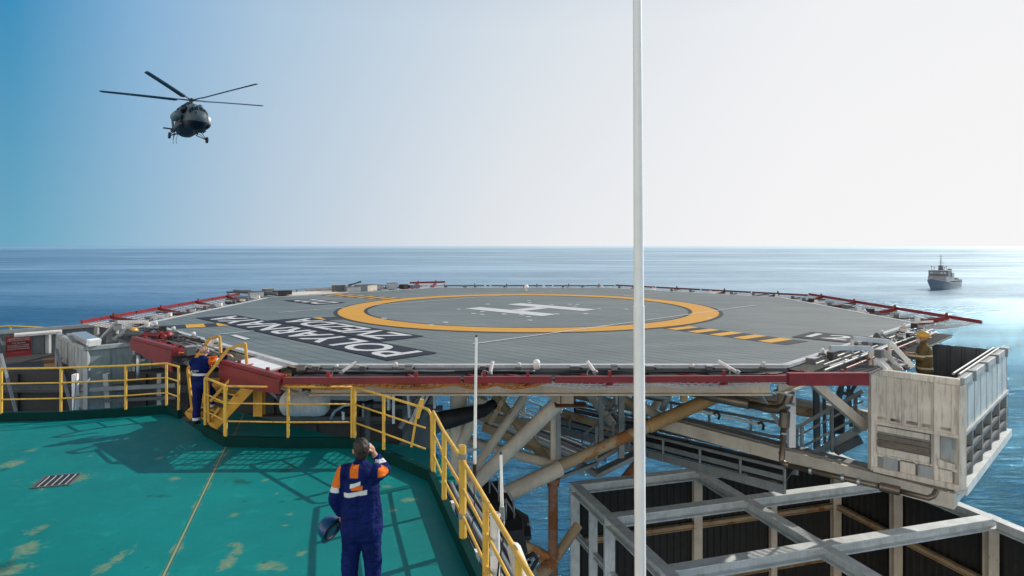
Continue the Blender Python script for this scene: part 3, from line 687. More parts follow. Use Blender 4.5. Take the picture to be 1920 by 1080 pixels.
sc = noisen(nt, mapv(nt, v, (1.2, 9, 1), (0, 0, R(-38))), 1.0, 6, .7)
c = mixc(nt, mth(nt, 'MULTIPLY', ramp(nt, sc, .66, .74), .35), c, (.5, .5, .47))
nt.links.new(c, b.inputs['Base Color']); nt.links.new(ramp(nt, stre, .3, .7, .42, .58), b.inputs['Roughness'])
b.inputs['Metallic'].default_value = .0
bumpn(nt, b, mth(nt, 'SUBTRACT', 1., line), .5, .012)
M_plank = m
HD = thing('helideck', 'octagonal grey aluminium helideck with a yellow ring, white H and raised safety nets', 'helideck', (C0.x, C0.y, DECK))
mb = MB(); mb.prism(octv(APO, 0), DECK-.12, DECK); mb.build('deck_plate', M_plank, HD)
# raised white gutter round the edge
mb = MB(); o1, i1 = octv(APO+.13, 0), octv(APO+.005, 0)
for k in range(8):
    a, b2, c2, d2 = o1[k], o1[(k+1) % 8], i1[(k+1) % 8], i1[k]
    mb.loft([[a+V(0, 0, DECK-.04), a+V(0, 0, DECK+.012), d2+V(0, 0, DECK+.012), d2+V(0, 0, DECK-.04)], [b2+V(0, 0, DECK-.04), b2+V(0, 0, DECK+.012), c2+V(0, 0, DECK+.012), c2+V(0, 0, DECK-.04)]])
mb.build('edge_gutter', paint('gutter_paint', (.52, .54, .54), .45, rust=.1, dirt=.5), HD)
def annulus(name, r0, r1, z, mat, n=128):
    mb = MB()
    a = [C0+V(r0*math.cos(2*math.pi*k/n), r0*math.sin(2*math.pi*k/n), z) for k in range(n)]
    c = [C0+V(r1*math.cos(2*math.pi*k/n), r1*math.sin(2*math.pi*k/n), z) for k in range(n)]
    A = mb.ring(a); B = mb.ring(c)
    for k in range(n): mb.bm.faces.new((A[k], A[(k+1) % n], B[(k+1) % n], B[k]))
    return mb.build(name, mat, HD)
# painted colours keep the plank joints: same joint pattern, different tone
def plankpaint(name, col, wear=.25, wearcol=(.16, .17, .17)):
    m, nt, b = newmat(name); v = wpos(nt)
    dt = nd(nt, 'ShaderNodeVectorMath', operation='DOT_PRODUCT'); nt.links.new(v, dt.inputs[0]); dt.inputs[1].default_value = W
    fr_ = mth(nt, 'FRACT', mth(nt, 'DIVIDE', dt.outputs['Value'], .36))
    line = mth(nt, 'MAXIMUM', ramp(nt, fr_, .0, .08, 1, 0), ramp(nt, fr_, .95, 1.0, 0, .7))
    stre = noisen(nt, mapv(nt, v, (.5, 7, 1), (0, 0, R(-45))), 1.0, 5, .62)
    c = mixc(nt, ramp(nt, stre, .3, .7), tuple(x*.82 for x in col), col)
    c = mixc(nt, mth(nt, 'MULTIPLY', ramp(nt, noisen(nt, v, 3, 6, .7), .58, .7), wear), c, wearcol)
    c = mixc(nt, mth(nt, 'MULTIPLY', line, .35), c, tuple(x*.25 for x in col))
    nt.links.new(c, b.inputs['Base Color']); b.inputs['Roughness'].default_value = .62; b.inputs['Specular IOR Level'].default_value = .3
    return m
P_or = plankpaint('ring_yellow', (.66, .33, .03), .3); P_bk = plankpaint('outline_black', (.028, .032, .034), .2)
P_nv = plankpaint('panel_navy', (.010, .014, .026), .2, (.035, .04, .05)); P_wh = plankpaint('marking_white', (.62, .64, .64), .5); P_ye = plankpaint('hazard_yellow', (.72, .38, .04), .3)
annulus('ring_outline', 5.40, 6.47, DECK+.004, P_bk); annulus('landing_ring', 5.52, 6.34, DECK+.008, P_or)
# H
HH = V(-.735, .678, 0).normalized(); HX = V(.678, .735, 0).normalized(); HC = V(.62, 21.75, 0)
mb = MB()
def quad(c, a, hl, b_, hw, z): mb.poly([c-a*hl-b_*hw+V(0, 0, z), c-a*hl+b_*hw+V(0, 0, z), c+a*hl+b_*hw+V(0, 0, z), c+a*hl-b_*hw+V(0, 0, z)])
quad(HC-HX*1.05, HH, 1.72, HX, .37, DECK+.006); quad(HC+HX*1.05, HH, 1.72, HX, .37, DECK+.006); quad(HC, HX, .72, HH, .28, DECK+.006)
mb.build('letter_h', P_wh, HD)
for (px, py) in [(860, 579.5), (914, 570), (991, 563.5), (993, 567.5), (1034, 571), (1068, 570.5), (1082, 571), (1078, 575), (1123, 579), (1174, 579.5), (1098, 588), (1044, 588.5), (991, 593.5), (994, 600), (945, 588.5), (903, 589), (888, 587.5), (904, 584), (835, 604), (720, 596.5), (808, 609), (1330, 596), (978, 590)]:
    g = G(px, py, DECK+.012); mb = MB(); mb.tube(g-V(0, 0, .01), g, .08, n=14); mb.build('tie_down_ring', P_wh, HD)
# guide lines
for (p, q, name) in [((-.85, 13.95), (8.85, 23.15), 'guide_line'), ((-7.5, 20.55), (1.9, 30.05), 'guide_line'), ((4.75, 27.3), (8.0, 30.7), 'guide_line'), ((-7.15, 15.45), (-6.45, 16.15), 'guide_line')]:
    mb = MB(); p = V(*p, 0); q = V(*q, 0); d = (q-p).normalized(); n_ = V(-d.y, d.x, 0)*.035; z = V(0, 0, DECK+.012)
    mb.poly([p-n_+z, q-n_+z, q+n_+z, p+n_+z]); mb.build(name, P_wh, HD)
mb = MB(); g = [G(432, 629.5, DECK), G(442, 628.5, DECK), G(469, 636, DECK), G(459, 638, DECK)]; mb.poly([x+V(0, 0, .012) for x in g]); mb.build('short_bar', P_wh, HD)
def hazard(angle, r0, r1, w, yel):
    d = V(math.cos(R(angle)), math.sin(R(angle)), 0); n_ = V(-d.y, d.x, 0)*w/2
    mb = MB(); a, c2 = C0+d*r0, C0+d*r1; z = V(0, 0, DECK+.004)
    mb.poly([a-n_+z, c2-n_+z, c2+n_+z, a+n_+z]); base = mb.build('hazard_band', P_bk, HD)
    z = V(0, 0, DECK+.008)
    for (s0, s1) in yel:
        mb = MB(); a, c2 = C0+d*s0, C0+d*s1; mb.poly([a-n_*.97+z, c2-n_*.97+z, c2+n_*.97+z, a+n_*.97+z]); mb.build('hazard_stripe', P_ye, base)
hazard(-54.6, 6.46, 9.95, .92, [(6.62+.66*k, 6.95+.66*k) for k in range(5)])
hazard(145, 6.46, 10.55, .92, [(6.62+.66*k, 6.95+.66*k) for k in range(6)])
hazard(209.3, 6.46, 11.0, .80, [(6.95, 7.35), (9.5, 9.8), (10.1, 10.55)])
# name panels
def panel(s0, s1, t0, t1, name='name_panel'):
    mb = MB(); z = V(0, 0, DECK+.012)
    mb.poly([C0+U*a+W*t_+z for a, t_ in ((s0, t0), (s1, t0), (s1, t1), (s0, t1))]); return mb.build(name, P_nv, HD)
p1 = panel(-4.75, 5.25, -9.27, -8.08); p2 = panel(-2.55, 3.15, -8.02, -6.82)
zt = V(0, 0, DECK+.016)
lettering('lettering', 'POLYARNAYA', C0+U*4.95+W*(-8.2)+zt, -U, -W, 9.45, .93, P_wh, p1, .018)
lettering('lettering', 'ZVEZDA', C0+U*2.9+W*(-6.95)+zt, -U, -W, 5.2, .93, P_wh, p2, .018)
g = G(590, 566, DECK); s_ = (g-C0).dot(U); t_ = (g-C0).dot(W)
p3 = panel(s_-1.35, s_+1.25, t_-.62, t_+.62, 'size_panel'); lettering('lettering', 'D22', C0+U*(s_+1.05)+W*(t_+.48)+zt, -U, -W, 2.1, .95, P_wh, p3, .02)
g = G(1590, 634.5, DECK); s_ = (g-C0).dot(U); t_ = (g-C0).dot(W)
p4 = panel(s_-1.0, s_+.62, t_-.75, t_+.55, 'weight_panel'); lettering('lettering', '12t', C0+U*(s_-.8)+W*(t_-.5)+zt, U, W, 1.3, .8, P_wh, p4, .02)
# girders under the rim and grid of joists
vin = octv(APO-.15, 0)
for k in range(8):
    a, b2 = vin[k], vin[(k+1) % 8]; d = (b2-a).normalized()
    mb = MB(); z = V(0, 0, DECK-.36)
    mb.ibeam(a+z+d*.12, b2+z-d*.12, .24, .44, .03)
    L = (b2-a).length
    for j in range(1, 6): mb.beam(a+d*(L*j/6)+V(0, 0, DECK-.56), a+d*(L*j/6)+V(0, 0, DECK-.15), .20, .012)
    mb.build('rim_girder', M_cream, HD)
for k in range(-3, 4):
    hw = min(APO, math.sqrt(2)*APO-abs(k*2.9))-.5
    mb = MB(); mb.ibeam(C0+V(k*2.9, -hw, DECK-.40), C0+V(k*2.9, hw, DECK-.40), .22, .5, .03); mb.build('floor_girder', M_cream if k % 2 else M_creamr, HD)
for k in range(-9, 10):
    hw = min(APO, math.sqrt(2)*APO-abs(k*1.1))-.6
    mb = MB(); mb.ibeam(C0+V(-hw, k*1.1, DECK-.20), C0+V(hw, k*1.1, DECK-.20), .12, .14, .015); mb.build('joist', M_grey, HD)
# safety nets
NZ = .10
def netpanel(a0, a1, b0, b1, raise_=NZ, n=3, netmat=None, sag=.10, fat=.055, arms=True, label=None, fm=None, lining=False, cord=.009):
    fm = fm or M_red
    a0, a1, b0, b1 = map(Vector, (a0, a1, b0, b1)); z0 = DECK-.12; z1 = DECK+raise_
    A0, A1 = V(a0.x, a0.y, z0), V(a1.x, a1.y, z0); B0, B1 = V(b0.x, b0.y, z1), V(b1.x, b1.y, z1)
    mb = MB(); mb.beam(B0, B1, fat, fat*1.7)
    d = (B1-B0).normalized()
    fo = mb.build('safety_net', fm, HD)
    if label: fo['label'] = label
    for k in range(n):
        t_ = (k+.5)/n; p = A0.lerp(A1, t_); q = B0.lerp(B1, t_); dd = (q-p).normalized(); p2 = p+dd*.02; q2 = q-dd*(fat*.5+.005)
        s_ = d*.022
        mb = MB(); mb.loft([[p2+s_+V(0, 0, -.20), p2-s_+V(0, 0, -.20), p2-s_, p2+s_], [q2+s_+V(0, 0, -.10), q2-s_+V(0, 0, -.10), q2-s_+V(0, 0, .03), q2+s_+V(0, 0, .03)]])
        mb.box(tuple(q2+V(0, 0, .06)-dd*.06), (.05, .05, .14))
        mb.build('support_arm', fm, fo)
    # netting: two families of sagging cords
    mb = MB(); nu = max(4, int((B1-B0).length/.12)); nv = 11
    def pt(u, v_): 
        p = A0.lerp(A1, u).lerp(B0.lerp(B1, u), v_); s1 = math.sin(math.pi*v_)*(.6+.4*abs(math.sin(u*n*math.pi)))
        return p+V(0, 0, -.03-sag*s1)
    for i in range(nu+1):
        mb.path([pt(i/nu, j/5*.97) for j in range(6)], cord, n=3)
    for j in range(1, nv):
        mb.path([pt(i/12, j/nv*.97) for i in range(13)], cord, n=3)
    mb.build('netting', netmat or M_netgrey, fo)
    if lining:
        mb = MB(); gg = [[mb.bm.verts.new(pt(i/10, j/6*.96)-V(0, 0, .012)) for j in range(7)] for i in range(11)]
        for i in range(10):
            for j in range(6): mb.bm.faces.new((gg[i][j], gg[i+1][j], gg[i+1][j+1], gg[i][j+1]))
        mb.build('net_lining', M_net, fo)
M_netgrey = paint('grey_netting', (.50, .48, .46), .8, var=.3, scale=20)
M_redd = paint('dark_red_paint', (.09, .012, .015), .5)
I_ = octv(APO+.22, 0); O_ = octv(APO+1.5, 0)
# octv index: 0 = right/far end of right edge ... list corners by position
def corner(sx_, sy_, lst): return min(lst, key=lambda p: (p.x-(C0.x+sx_))**2+(p.y-(C0.y+sy_))**2)
def cor(ang, lst): return lst[[22.5, 67.5, 112.5, 157.5, 202.5, 247.5, 292.5, 337.5].index(ang)]
# right edge (x+): 337.5 -> 22.5
def edge_net(a_, b_, nseg, r=NZ, skip=(), **k):
    i0, i1_, o0, o1_ = cor(a_, I_), cor(b_, I_), cor(a_, O_), cor(b_, O_)
    for j in range(nseg):
        if j in skip: continue
        g0, g1 = (j+.012)/nseg, (j+.988)/nseg
        netpanel(i0.lerp(i1_, g0), i0.lerp(i1_, g1), o0.lerp(o1_, g0), o0.lerp(o1_, g1), r, **k)
edge_net(337.5, 22.5, 4, .10, n=1)
edge_net(22.5, 67.5, 4, .05, n=1, fm=M_redd, fat=.045)
edge_net(67.5, 112.5, 3, .02, n=2, fm=M_dgrey, fat=.04)
edge_net(112.5, 157.5, 3, .02, n=2, skip=(1, 2), fm=M_dgrey)
edge_net(157.5, 202.5, 4, .10, n=1)
netpanel(I_[2]+V(.2, 0, 0), I_[2].lerp(I_[3], .30), O_[2]+V(.9, .0, 0), O_[2].lerp(O_[3], .12), .22, n=2)
# near edge: thick red outer beam
bl, br = V(-3.55, 9.95, 0), V(5.62, 10.12, 0)
il, ir = V(-3.87, 11.42, 0), V(4.91, 11.42, 0)
for j, (g0, g1) in enumerate([(0.0, .30), (.305, .455), (.46, .858)]):
    netpanel(il.lerp(ir, g0), il.lerp(ir, g1), bl.lerp(br, g0), bl.lerp(br, g1), .05+.003*(j % 2), n=2, netmat=M_net if j < 2 else None, sag=.19, fat=.06)
# wide red box with the net over the right near corner
netpanel(il.lerp(ir, .88), ir+V(.55, .45, 0), bl.lerp(br, .862), br, .045, n=2, fat=.115, label='deep red net frame at the right corner')
# near left edge nets either side of the stairs
def lt(s0): return V(-3.87, 11.42, 0)+V(-.7071, .7071, 0)*s0
def ot(s0): return V(-3.55, 9.95, 0)+V(-.7507, .6606, 0)*s0
mb = MB()
netpanel(lt(.15), lt(1.9), ot(.03), ot(2.05), .05, n=2, netmat=M_net, fat=.10, sag=.05, cord=.015)
netpanel(lt(3.2), lt(5.6), ot(4.15), ot(6.45), .05, n=3, netmat=M_net, fat=.10, sag=.05, cord=.015)
# deep red fascia plates of those two nets
def fascia(s0, s1, h0, h1, z=DECK+.06):
    a, b2 = ot(s0)-V(.04, .04, 0), ot(s1)-V(.04, .04, 0)
    n_ = V(-.66, -.75, 0)*.035
    mb = MB(); mb.loft([[a+V(0, 0, z-h0), a+n_+V(0, 0, z-h0), a+n_+V(0, 0, z), a+V(0, 0, z)], [b2+V(0, 0, z-h1), b2+n_+V(0, 0, z-h1), b2+n_+V(0, 0, z), b2+V(0, 0, z)]])
    mb.build('fascia_plate', M_red, HD)
fascia(-.02, 2.05, .22, .36, DECK+.075); fascia(4.15, 6.40, .42, .20, DECK+.075)
# orange and white pads between gutter and nets, white kick plates at the near left edge
for s0, s1 in ((.3, 1.6), (3.3, 4.2)):
    mb = MB(); a, b2 = lt(s0), lt(s1); o_ = V(-.707, -.707, 0)
    mb.loft([[a+V(0, 0, DECK-.06), a+o_*.45+V(0, 0, DECK-.10), a+o_*.45+V(0, 0, DECK-.07), a+V(0, 0, DECK-.03)], [b2+V(0, 0, DECK-.06), b2+o_*.45+V(0, 0, DECK-.10), b2+o_*.45+V(0, 0, DECK-.07), b2+V(0, 0, DECK-.03)]])
    mb.build('edge_plate', M_white, HD)

# small dark brackets and lamp stubs along the far rims
for (a_, b_, n_) in ((22.5, 67.5, 9), (67.5, 112.5, 9), (337.5, 22.5, 9), (157.5, 202.5, 8)):
    i0, i1_, o0, o1_ = cor(a_, I_), cor(b_, I_), cor(a_, O_), cor(b_, O_)
    for k in range(n_):
        t_ = (k+.4)/n_; p = i0.lerp(i1_, t_); q = o0.lerp(o1_, t_); d = (q-p).normalized()
        mb = MB(); mb.beam(p+V(0, 0, DECK-.02), p+d*(1.1 if k % 2 else .5)+V(0, 0, DECK+.03), .045, .05); mb.box(tuple(p+d*.12+V(0, 0, DECK+.06)), (.10, .10, .10)); mb.build('net_bracket', M_dgrey if k % 3 else M_whites, HD)
# ------------------------------------------------------------------ monitor platforms either side of the near edge
def corr(name, p0, p1, z0, z1, mat, parent, pitch=.26, depth=.035, rib=.3):
    """vertical ribbed sheet between two plan points"""
    p0, p1 = V(p0[0], p0[1], 0), V(p1[0], p1[1], 0); d = p1-p0; L = d.length; d.normalize(); n_ = V(d.y, -d.x, 0)
    N = max(1, round(L/pitch)); pts = []
    for k in range(N):
        a = L*k/N; w_ = L/N
        for f, o in ((0, 0), (1-rib, 0), (1-rib*.8, depth), (1-rib*.2, depth)): pts.append(p0+d*(a+w_*f)+n_*o)
    pts.append(p1)
    th = n_*(-.012); mb = MB()
    outl = pts+[q+th for q in reversed(pts)]
    a = [mb.bm.verts.new((q.x, q.y, z0)) for q in outl]; b_ = [mb.bm.verts.new((q.x, q.y, z1)) for q in outl]
    m_ = len(pts); T = len(outl)
    for i in range(T): mb.bm.faces.new((a[i], a[(i+1) % T], b_[(i+1) % T], b_[i]))
    for i in range(m_-1):
        mb.bm.faces.new((b_[i], b_[i+1], b_[T-2-i], b_[T-1-i])); mb.bm.faces.new((a[i+1], a[i], a[T-1-i], a[T-2-i]))
    return mb.build(name, mat, parent)
B_ = V(8.05, 11.5, 0); A_ = B_-U*1.45; Cc = B_+W*5.2; D_ = Cc-U*1.5
MP = thing('monitor_platform', 'box-shaped firefighting platform of cream ribbed panels, the side tinted blue as by skylight, hung off the right helideck corner', 'platform', (B_.x, B_.y, .3))
corr('front_panel', A_+U*.08, B_-U*.06, .56, 1.50, M_panelw, MP, .27, .018)
corr('side_panel', B_+W*.06, Cc, .56, 1.50, paint('skylight_tinted_panel', (.46, .52, .53), .5, rust=.05, dirt=.5, scale=1.2), MP, .65, .010, .06)  # side panel coloured cooler than the front, blue skylight put into its paint
corr('back_panel', Cc, D_, .35, 1.52, M_dgrey, MP, .3); corr('inner_lining', Cc-U*.08, B_-U*.08, .32, 1.42, M_panel, MP, .4)
mb = MB(); mb.beam(A_+V(0, 0, 1.555), B_+V(0, 0, 1.555), .11, .12); mb.build('front_rim', M_panelw, MP, bevel=.012)
mb = MB(); mb.beam(B_+W*.06+V(0, 0, 1.56), Cc+V(0, 0, 1.56), .12, .13); mb.build('side_rim', M_panel, MP, bevel=.012)
for j in range(4):
    q = B_+W*(.9+1.25*j)
    mb = MB(); mb.beam(q+U*.075+V(0, 0, 1.45), q+U*.075+V(0, 0, 1.64), .05, .02); mb.box(tuple(q+V(0, 0, 1.64)), (.16, .16, .03), Matrix.Rotation(R(45), 3, 'Z')); mb.build('clamp', M_grey, MP)
for j in range(2):
    mb = MB(); mb.tube(B_+W*(.2)-U*(.05+.09*j)+V(0, 0, 1.66), B_+W*4.4-U*(.05+.09*j)+V(0, 0, 1.66), .022); mb.build('handrail', M_grey, MP, smooth=True)
mb = MB(); mb.prism([(q.x, q.y) for q in (A_, B_-U*.05, Cc-U*.05, D_)], .64, .70); mb.build('floor', M_dgrey, MP)
for q, w_ in ((A_+U*.03, .12), (B_-U*.38, .10), (B_+W*.03, .13)):
    mb = MB(); mb.beam(q+V(0, 0, -.36), q+V(0, 0, 1.495), w_, w_, ); mb.build('post', M_panelw, MP)
for j in range(5):
    q = B_+W*(1.0+1.0*j)
    mb = MB(); mb.beam(q-U*.03+V(0, 0, -.34), q-U*.03+V(0, 0, .555), .12, .07, up=W); mb.build('post', M_grey, MP)
mb = MB(); mb.beam(A_+U*.1+W*.06+V(0, 0, .15), B_-U*.08+W*.06+V(0, 0, .15), .02, .86); mb.build('backing_plate', M_panel, MP)
mb = MB(); mb.beam(B_+W*.1-U*.12+V(0, 0, .12), Cc-U*.12+V(0, 0, .12), .02, .80); mb.build('backing_plate', M_dgrey, MP)
mb = MB(); mb.beam(A_+U*.06-W*.02+V(0, 0, .575), B_-W*.02+V(0, 0, .575), .06, .06); mb.build('trim', M_panelw, MP)
mb = MB(); mb.beam(B_+W*.08+U*.02+V(0, 0, .575), Cc+U*.02+V(0, 0, .575), .06, .06); mb.build('trim', M_panel, MP)
# boards and plates below the front panel
for z_, h_, mt in ((.47, .10, M_panelw), (.33, .07, M_wood), (.20, .12, M_wood), (.05, .13, M_panelw)):
    mb = MB(); mb.beam(A_+U*.12+V(0, 0, z_)-W*.03, B_-U*.46+V(0, 0, z_)-W*.03, .03, h_); mb.build('board', mt, MP)
mb = MB(); mb.beam(B_-U*.34+V(0, 0, .05)-W*.03, B_-U*.06+V(0, 0, .0)-W*.03, .03, .12); mb.build('board', M_panelw, MP)
mb = MB(); mb.box(tuple(B_-U*.22+V(0, 0, .36)+W*.15), (.12, .3, .16), Matrix.Rotation(R(45), 3, 'Z')); mb.build('red_locker', M_red, MP)
for j in range(4):
    q = A_+U*(.22+.29*j); mb = MB(); mb.beam(q+V(0, 0, -.18)-W*.02, q+U*.25+V(0, 0, -.18)-W*.02, .02, .26); mb.build('skirt_plate', M_panelw if j % 2 else M_panel, MP)
mb = MB(); mb.beam(A_+U*.06+V(0, 0, -.33), B_+V(0, 0, -.33), .16, .10); mb.beam(A_+V(0, 0, -.05), B_+V(0, 0, -.05), .06, .05); mb.build('front_sill', M_panelw, MP)
mb = MB(); mb.beam(B_+W*.07+V(0, 0, -.40), Cc+V(0, 0, -.40), .20, .16); mb.build('side_sill', M_offw, MP)
mb = MB(); mb.beam(B_+W*.2-U*.5+V(0, 0, .1), Cc-U*.5+V(0, 0, .1), .06, .5); mb.build('inner_plate', M_dgrey, MP)
for z_ in (.18, -.12):
    mb = MB(); mb.beam(B_+W*.1+V(0, 0, z_), Cc+V(0, 0, z_), .05, .07); mb.build('side_rail', M_dgrey, MP)
# ---- left platform
E1 = V(-10.1, 15.2, 0); E2 = E1-U*3.2
ML = thing('monitor_platform', 'grey panelled platform box at the left helideck corner with a yellow helmet showing behind it', 'platform', (E1.x, E1.y, .3))
corr('side_panel', E2, E1-U*.05, .05, 1.52, M_panel, ML, .4, .03, .12)
corr('front_panel', E1+W*.05, E1+W*2.3, .05, 1.52, paint('teal_grey_panel_paint', (.27, .33, .33), .5, rust=.06, dirt=.6, scale=1.2), ML, .42, .03, .12)
for a, b2 in ((E1, E1+W*2.3), (E2, E1)):
    mb = MB(); mb.beam(a+V(0, 0, 1.57), b2+V(0, 0, 1.57), .12, .10); mb.build('rim', M_panel, ML, bevel=.01)
for q in (E1, E1+W*1.0, E2, E1-U*1.6):
    mb = MB(); mb.beam(q+V(0, 0, -1.2), q+V(0, 0, 1.51), .10, .10); mb.build('post', M_panel, ML)
mb = MB(); mb.prism([(q.x, q.y) for q in (E1-U*.05+W*.05, E1+W*2.2, E2+W*2.2, E2+W*.05)], .44, .50); mb.build('floor', M_dgrey, ML)
F1, F2 = V(-15.6, 16.5, 0), V(-12.2, 19.9, 0)
BW = thing('screen_wall', 'grey ribbed screen wall behind the red notice at the far left', 'wall', (F1.x, F1.y, .5))
corr('wall_panel', F1, F2, .5, 1.54, paint('slate_panel_paint', (.17, .20, .21), .5, dirt=.5), BW, .33, .03, .2)
mb = MB(); mb.beam(F1+V(0, 0, 1.60), F2+V(0, 0, 1.60), .16, .10); mb.build('rim', M_grey, BW)
for j in range(4):
    q = F1.lerp(F2, .12+.25*j)+U*.06; mb = MB(); mb.beam(q+V(0, 0, -.3), q+V(0, 0, 1.54), .10, .10); mb.build('post', M_panel, BW)
mb = MB(); mb.beam(F1+U*.05+V(0, 0, .42), F2+U*.05+V(0, 0, .42), .12, .14); mb.build('sill', M_panel, BW)
# red notice on the screen wall
def onwall(px, z):   # point on the plane in front of the wall
    n_ = U; p0 = F1+U*.10; d = V((px-960)/F, 1, 0); t_ = p0.dot(n_)/d.dot(n_); q = d*t_; return V(q.x, q.y, z)
s0, s1 = onwall(11, 0), onwall(58, 0); zt_, zb = 1.47, .60
SG = thing('notice_board', 'dark red notice board with lines of white capitals on the grey screen wall', 'sign', (s0.x, s0.y, zb))
mb = MB(); mb.beam(s0+V(0, 0, (zt_+zb)/2), s1+V(0, 0, (zt_+zb)/2), .02, zt_-zb); mb.build('board', M_redsign, SG)
wd = (s1-s0).normalized(); wl = (s1-s0).length; M_sl = paint('notice_lettering', (.45, .40, .38), .6); M_sl2 = paint('faded_notice_lettering', (.22, .06, .06), .6)
rows = [('NO PERSONNEL ON DECK', .10, .84, .915, .05), ('DURING TAKE OFF AND LANDING', .05, .92, .855, .05), ('NOT SMOKING', .24, .54, .775, .05), ('NO MOVEMENT TO THE DECK', .05, .88, .70, .05),
        ('OR THE HELICOPTER WITHOUT', .06, .86, .645, .05), ('PERMISSION OF THE HELIDECK CREW', .04, .92, .585, .05)]
for tx, x0, ww, yy, hh in rows:
    lettering('lettering', tx, s0+wd*(wl*x0)+V(0, 0, zb+(zt_-zb)*yy-.02)+U*.014, wd, V(0, 0, 1), wl*ww, .034, M_sl, SG)
for tx, x0, ww, yy in (('HELIDECK OFFICER', .18, .6, .47), ('FOAM', .4, .22, .30), ('FIRE TEAM ONLY', .3, .6, .14)):
    lettering('lettering', tx, s0+wd*(wl*x0)+V(0, 0, zb+(zt_-zb)*yy-.02)+U*.014, wd, V(0, 0, 1), wl*ww, .030, M_sl2, SG)
# fluorescent light along the top of the wall
a, b2 = onwall(25, 1.535)+U*.14, onwall(114, 1.535)+U*.14
TL = thing('tube_light', 'long white tube light above the red notice', 'light', tuple(a))
mb = MB(); mb.beam(a, b2, .10, .06); mb.build('housing', M_white, TL, bevel=.01)
mb = MB(); mb.tube(a+V(0, 0, -.055), b2+V(0, 0, -.055), .03); mb.build('tube_cover', M_glow, TL, smooth=True)
# entrance floor with steps in front of the screen wall
ST = thing('board_steps', 'worn grey and brown board steps under the red notice', 'steps', (-14.2, 16.9, .0))
for k in range(6):
    o_ = U*(.45+.42*k)
    mb = MB(); mb.beam(F1+o_+V(0, 0, .34-.17*k), F1.lerp(F2, .62)+o_+V(0, 0, .34-.17*k), .40, .05); mb.build('board', M_wood if k % 2 else M_dgrey, ST)
mb = MB(); mb.beam(F1+U*.16+V(0, 0, .30), F2+U*.16+V(0, 0, .30), .10, .20); mb.build('riser', M_wood, ST)
GR = thing('yellow_grille', 'yellow slotted grille strip below the red notice', 'grille', tuple(onwall(14, .44)+U*.12))
a, b2 = onwall(12, .46)+U*.14, onwall(84, .46)+U*.14
mb = MB(); mb.beam(a+V(0, 0, .06), b2+V(0, 0, .06), .02, .03); mb.beam(a-V(0, 0, .07), b2-V(0, 0, .07), .02, .03); mb.build('frame', M_yel, GR)
for k in range(14):
    q = a.lerp(b2, (k+.5)/14); mb = MB(); mb.beam(q-V(0, 0, .055), q+V(.03, 0, .045), .05, .016, up=wd); mb.build('slat', M_yel, GR)
cb = thing('cardboard_box', 'open brown cardboard box at the foot of the grey wall', 'box', tuple(P(100, 708, 16.4)))
q = P(99, 708, 16.4)
mb = MB(); mb.box((q.x, q.y, q.z+.19), (.34, .3, .38), Matrix.Rotation(R(30), 3, 'Z')); mb.build('carton', M_card, cb)
mb = MB(); mb.box((q.x-.05, q.y, q.z+.44), (.34, .03, .16), Matrix.Rotation(R(30), 3, 'Z') @ Matrix.Rotation(.9, 3, 'X')); mb.box((q.x+.12, q.y+.1, q.z+.42), (.03, .3, .14), Matrix.Rotation(R(30), 3, 'Z') @ Matrix.Rotation(.6, 3, 'Y')); mb.build('flap', M_card, cb)
# grey sloping handrails by the steps
for (a, b2, lab) in ((P(2, 664, 15.8), P(31, 776, 14.9), 'sloping grey handrail at the left frame edge beside the notice'), (P(106, 655, 16.2), P(136, 775, 15.0), 'sloping grey handrail against the left platform side')):
    t = thing('stair_handrail', lab, 'handrail', tuple(b2), 'grey sloping handrails by the board steps')
    mb = MB(); mb.beam(a, b2, .06, .05); mb.build('rail', M_grey, t)
    mb = MB(); mb.beam(a+V(0, 0, -.02), V(a.x, a.y, a.z-1.0), .05, .05); mb.build('post', M_grey, t)
# flood light on the corner of the left platform
q = P(155, 640, 15.6)
FL = thing('flood_light', 'boxy pale floodlight lying on the corner of the left platform', 'floodlight', tuple(q))
mb = MB(); mb.beam(P(148, 627, 16.0), P(176, 642, 15.2), .30, .13); mb.build('housing', M_alu, FL, bevel=.015)
mb = MB(); mb.beam(P(136, 626, 16.1), P(147, 640, 15.6), .26, .05); mb.build('bracket', M_grey, FL)
mb = MB(); mb.beam(P(173, 640, 15.1), P(179, 643, 15.05), .27, .14); mb.build('lens', M_glow, FL)
# yellow rail far away at the left edge
railing('thin yellow railing far off at the left edge above the screen wall', [(-17.4, 20.2, .98), (-16.3, 20.8, .98), (-14.9, 20.9, .90)], None, h=(.42, .22), name='railing', r=.025, group=None)
# white wrapped post
q = P(142, 772, 14.55)
WP = thing('wrapped_post', 'white plastic-wrapped post strapped to the left yellow railing', 'post', tuple(q/UNIT) if False else tuple(q))
mb = MB(); mb.beam(q, P(141, 701, 14.55), .09, .13); mb.build('sleeve', M_white, WP, bevel=.015)
mb = MB(); mb.beam(P(137, 744, 14.5), P(147, 744, 14.5), .10, .015); mb.beam(q+V(.01, -.08, .0), P(143, 701, 14.47), .012, .012); mb.build('strap', M_dgrey, WP)
# hose valve on the left platform front
q = P(256, 672, 15.3)
VL = thing('hose_valve', 'round dark valve with a pale hanging pipe on the left platform front', 'valve', tuple(q))
mb = MB(); mb.tube(q, q+V(.1, -.12, 0), .12, n=20); mb.build('hand_wheel', M_dgrey, VL, smooth=True)
mb = MB(); mb.path([q+V(.12, -.12, .1), q+V(.14, -.15, -.02), q+V(.13, -.15, -.25), q+V(.11, -.14, -.48)], [.05, .055, .045, .025]); mb.build('pipe', M_alu, VL, smooth='all')
mb = MB(); mb.tube(q+V(.12, -.12, -.02), q+V(.30, -.14, -.02), .05, .03); mb.build('nozzle', M_grey, VL, smooth=True)
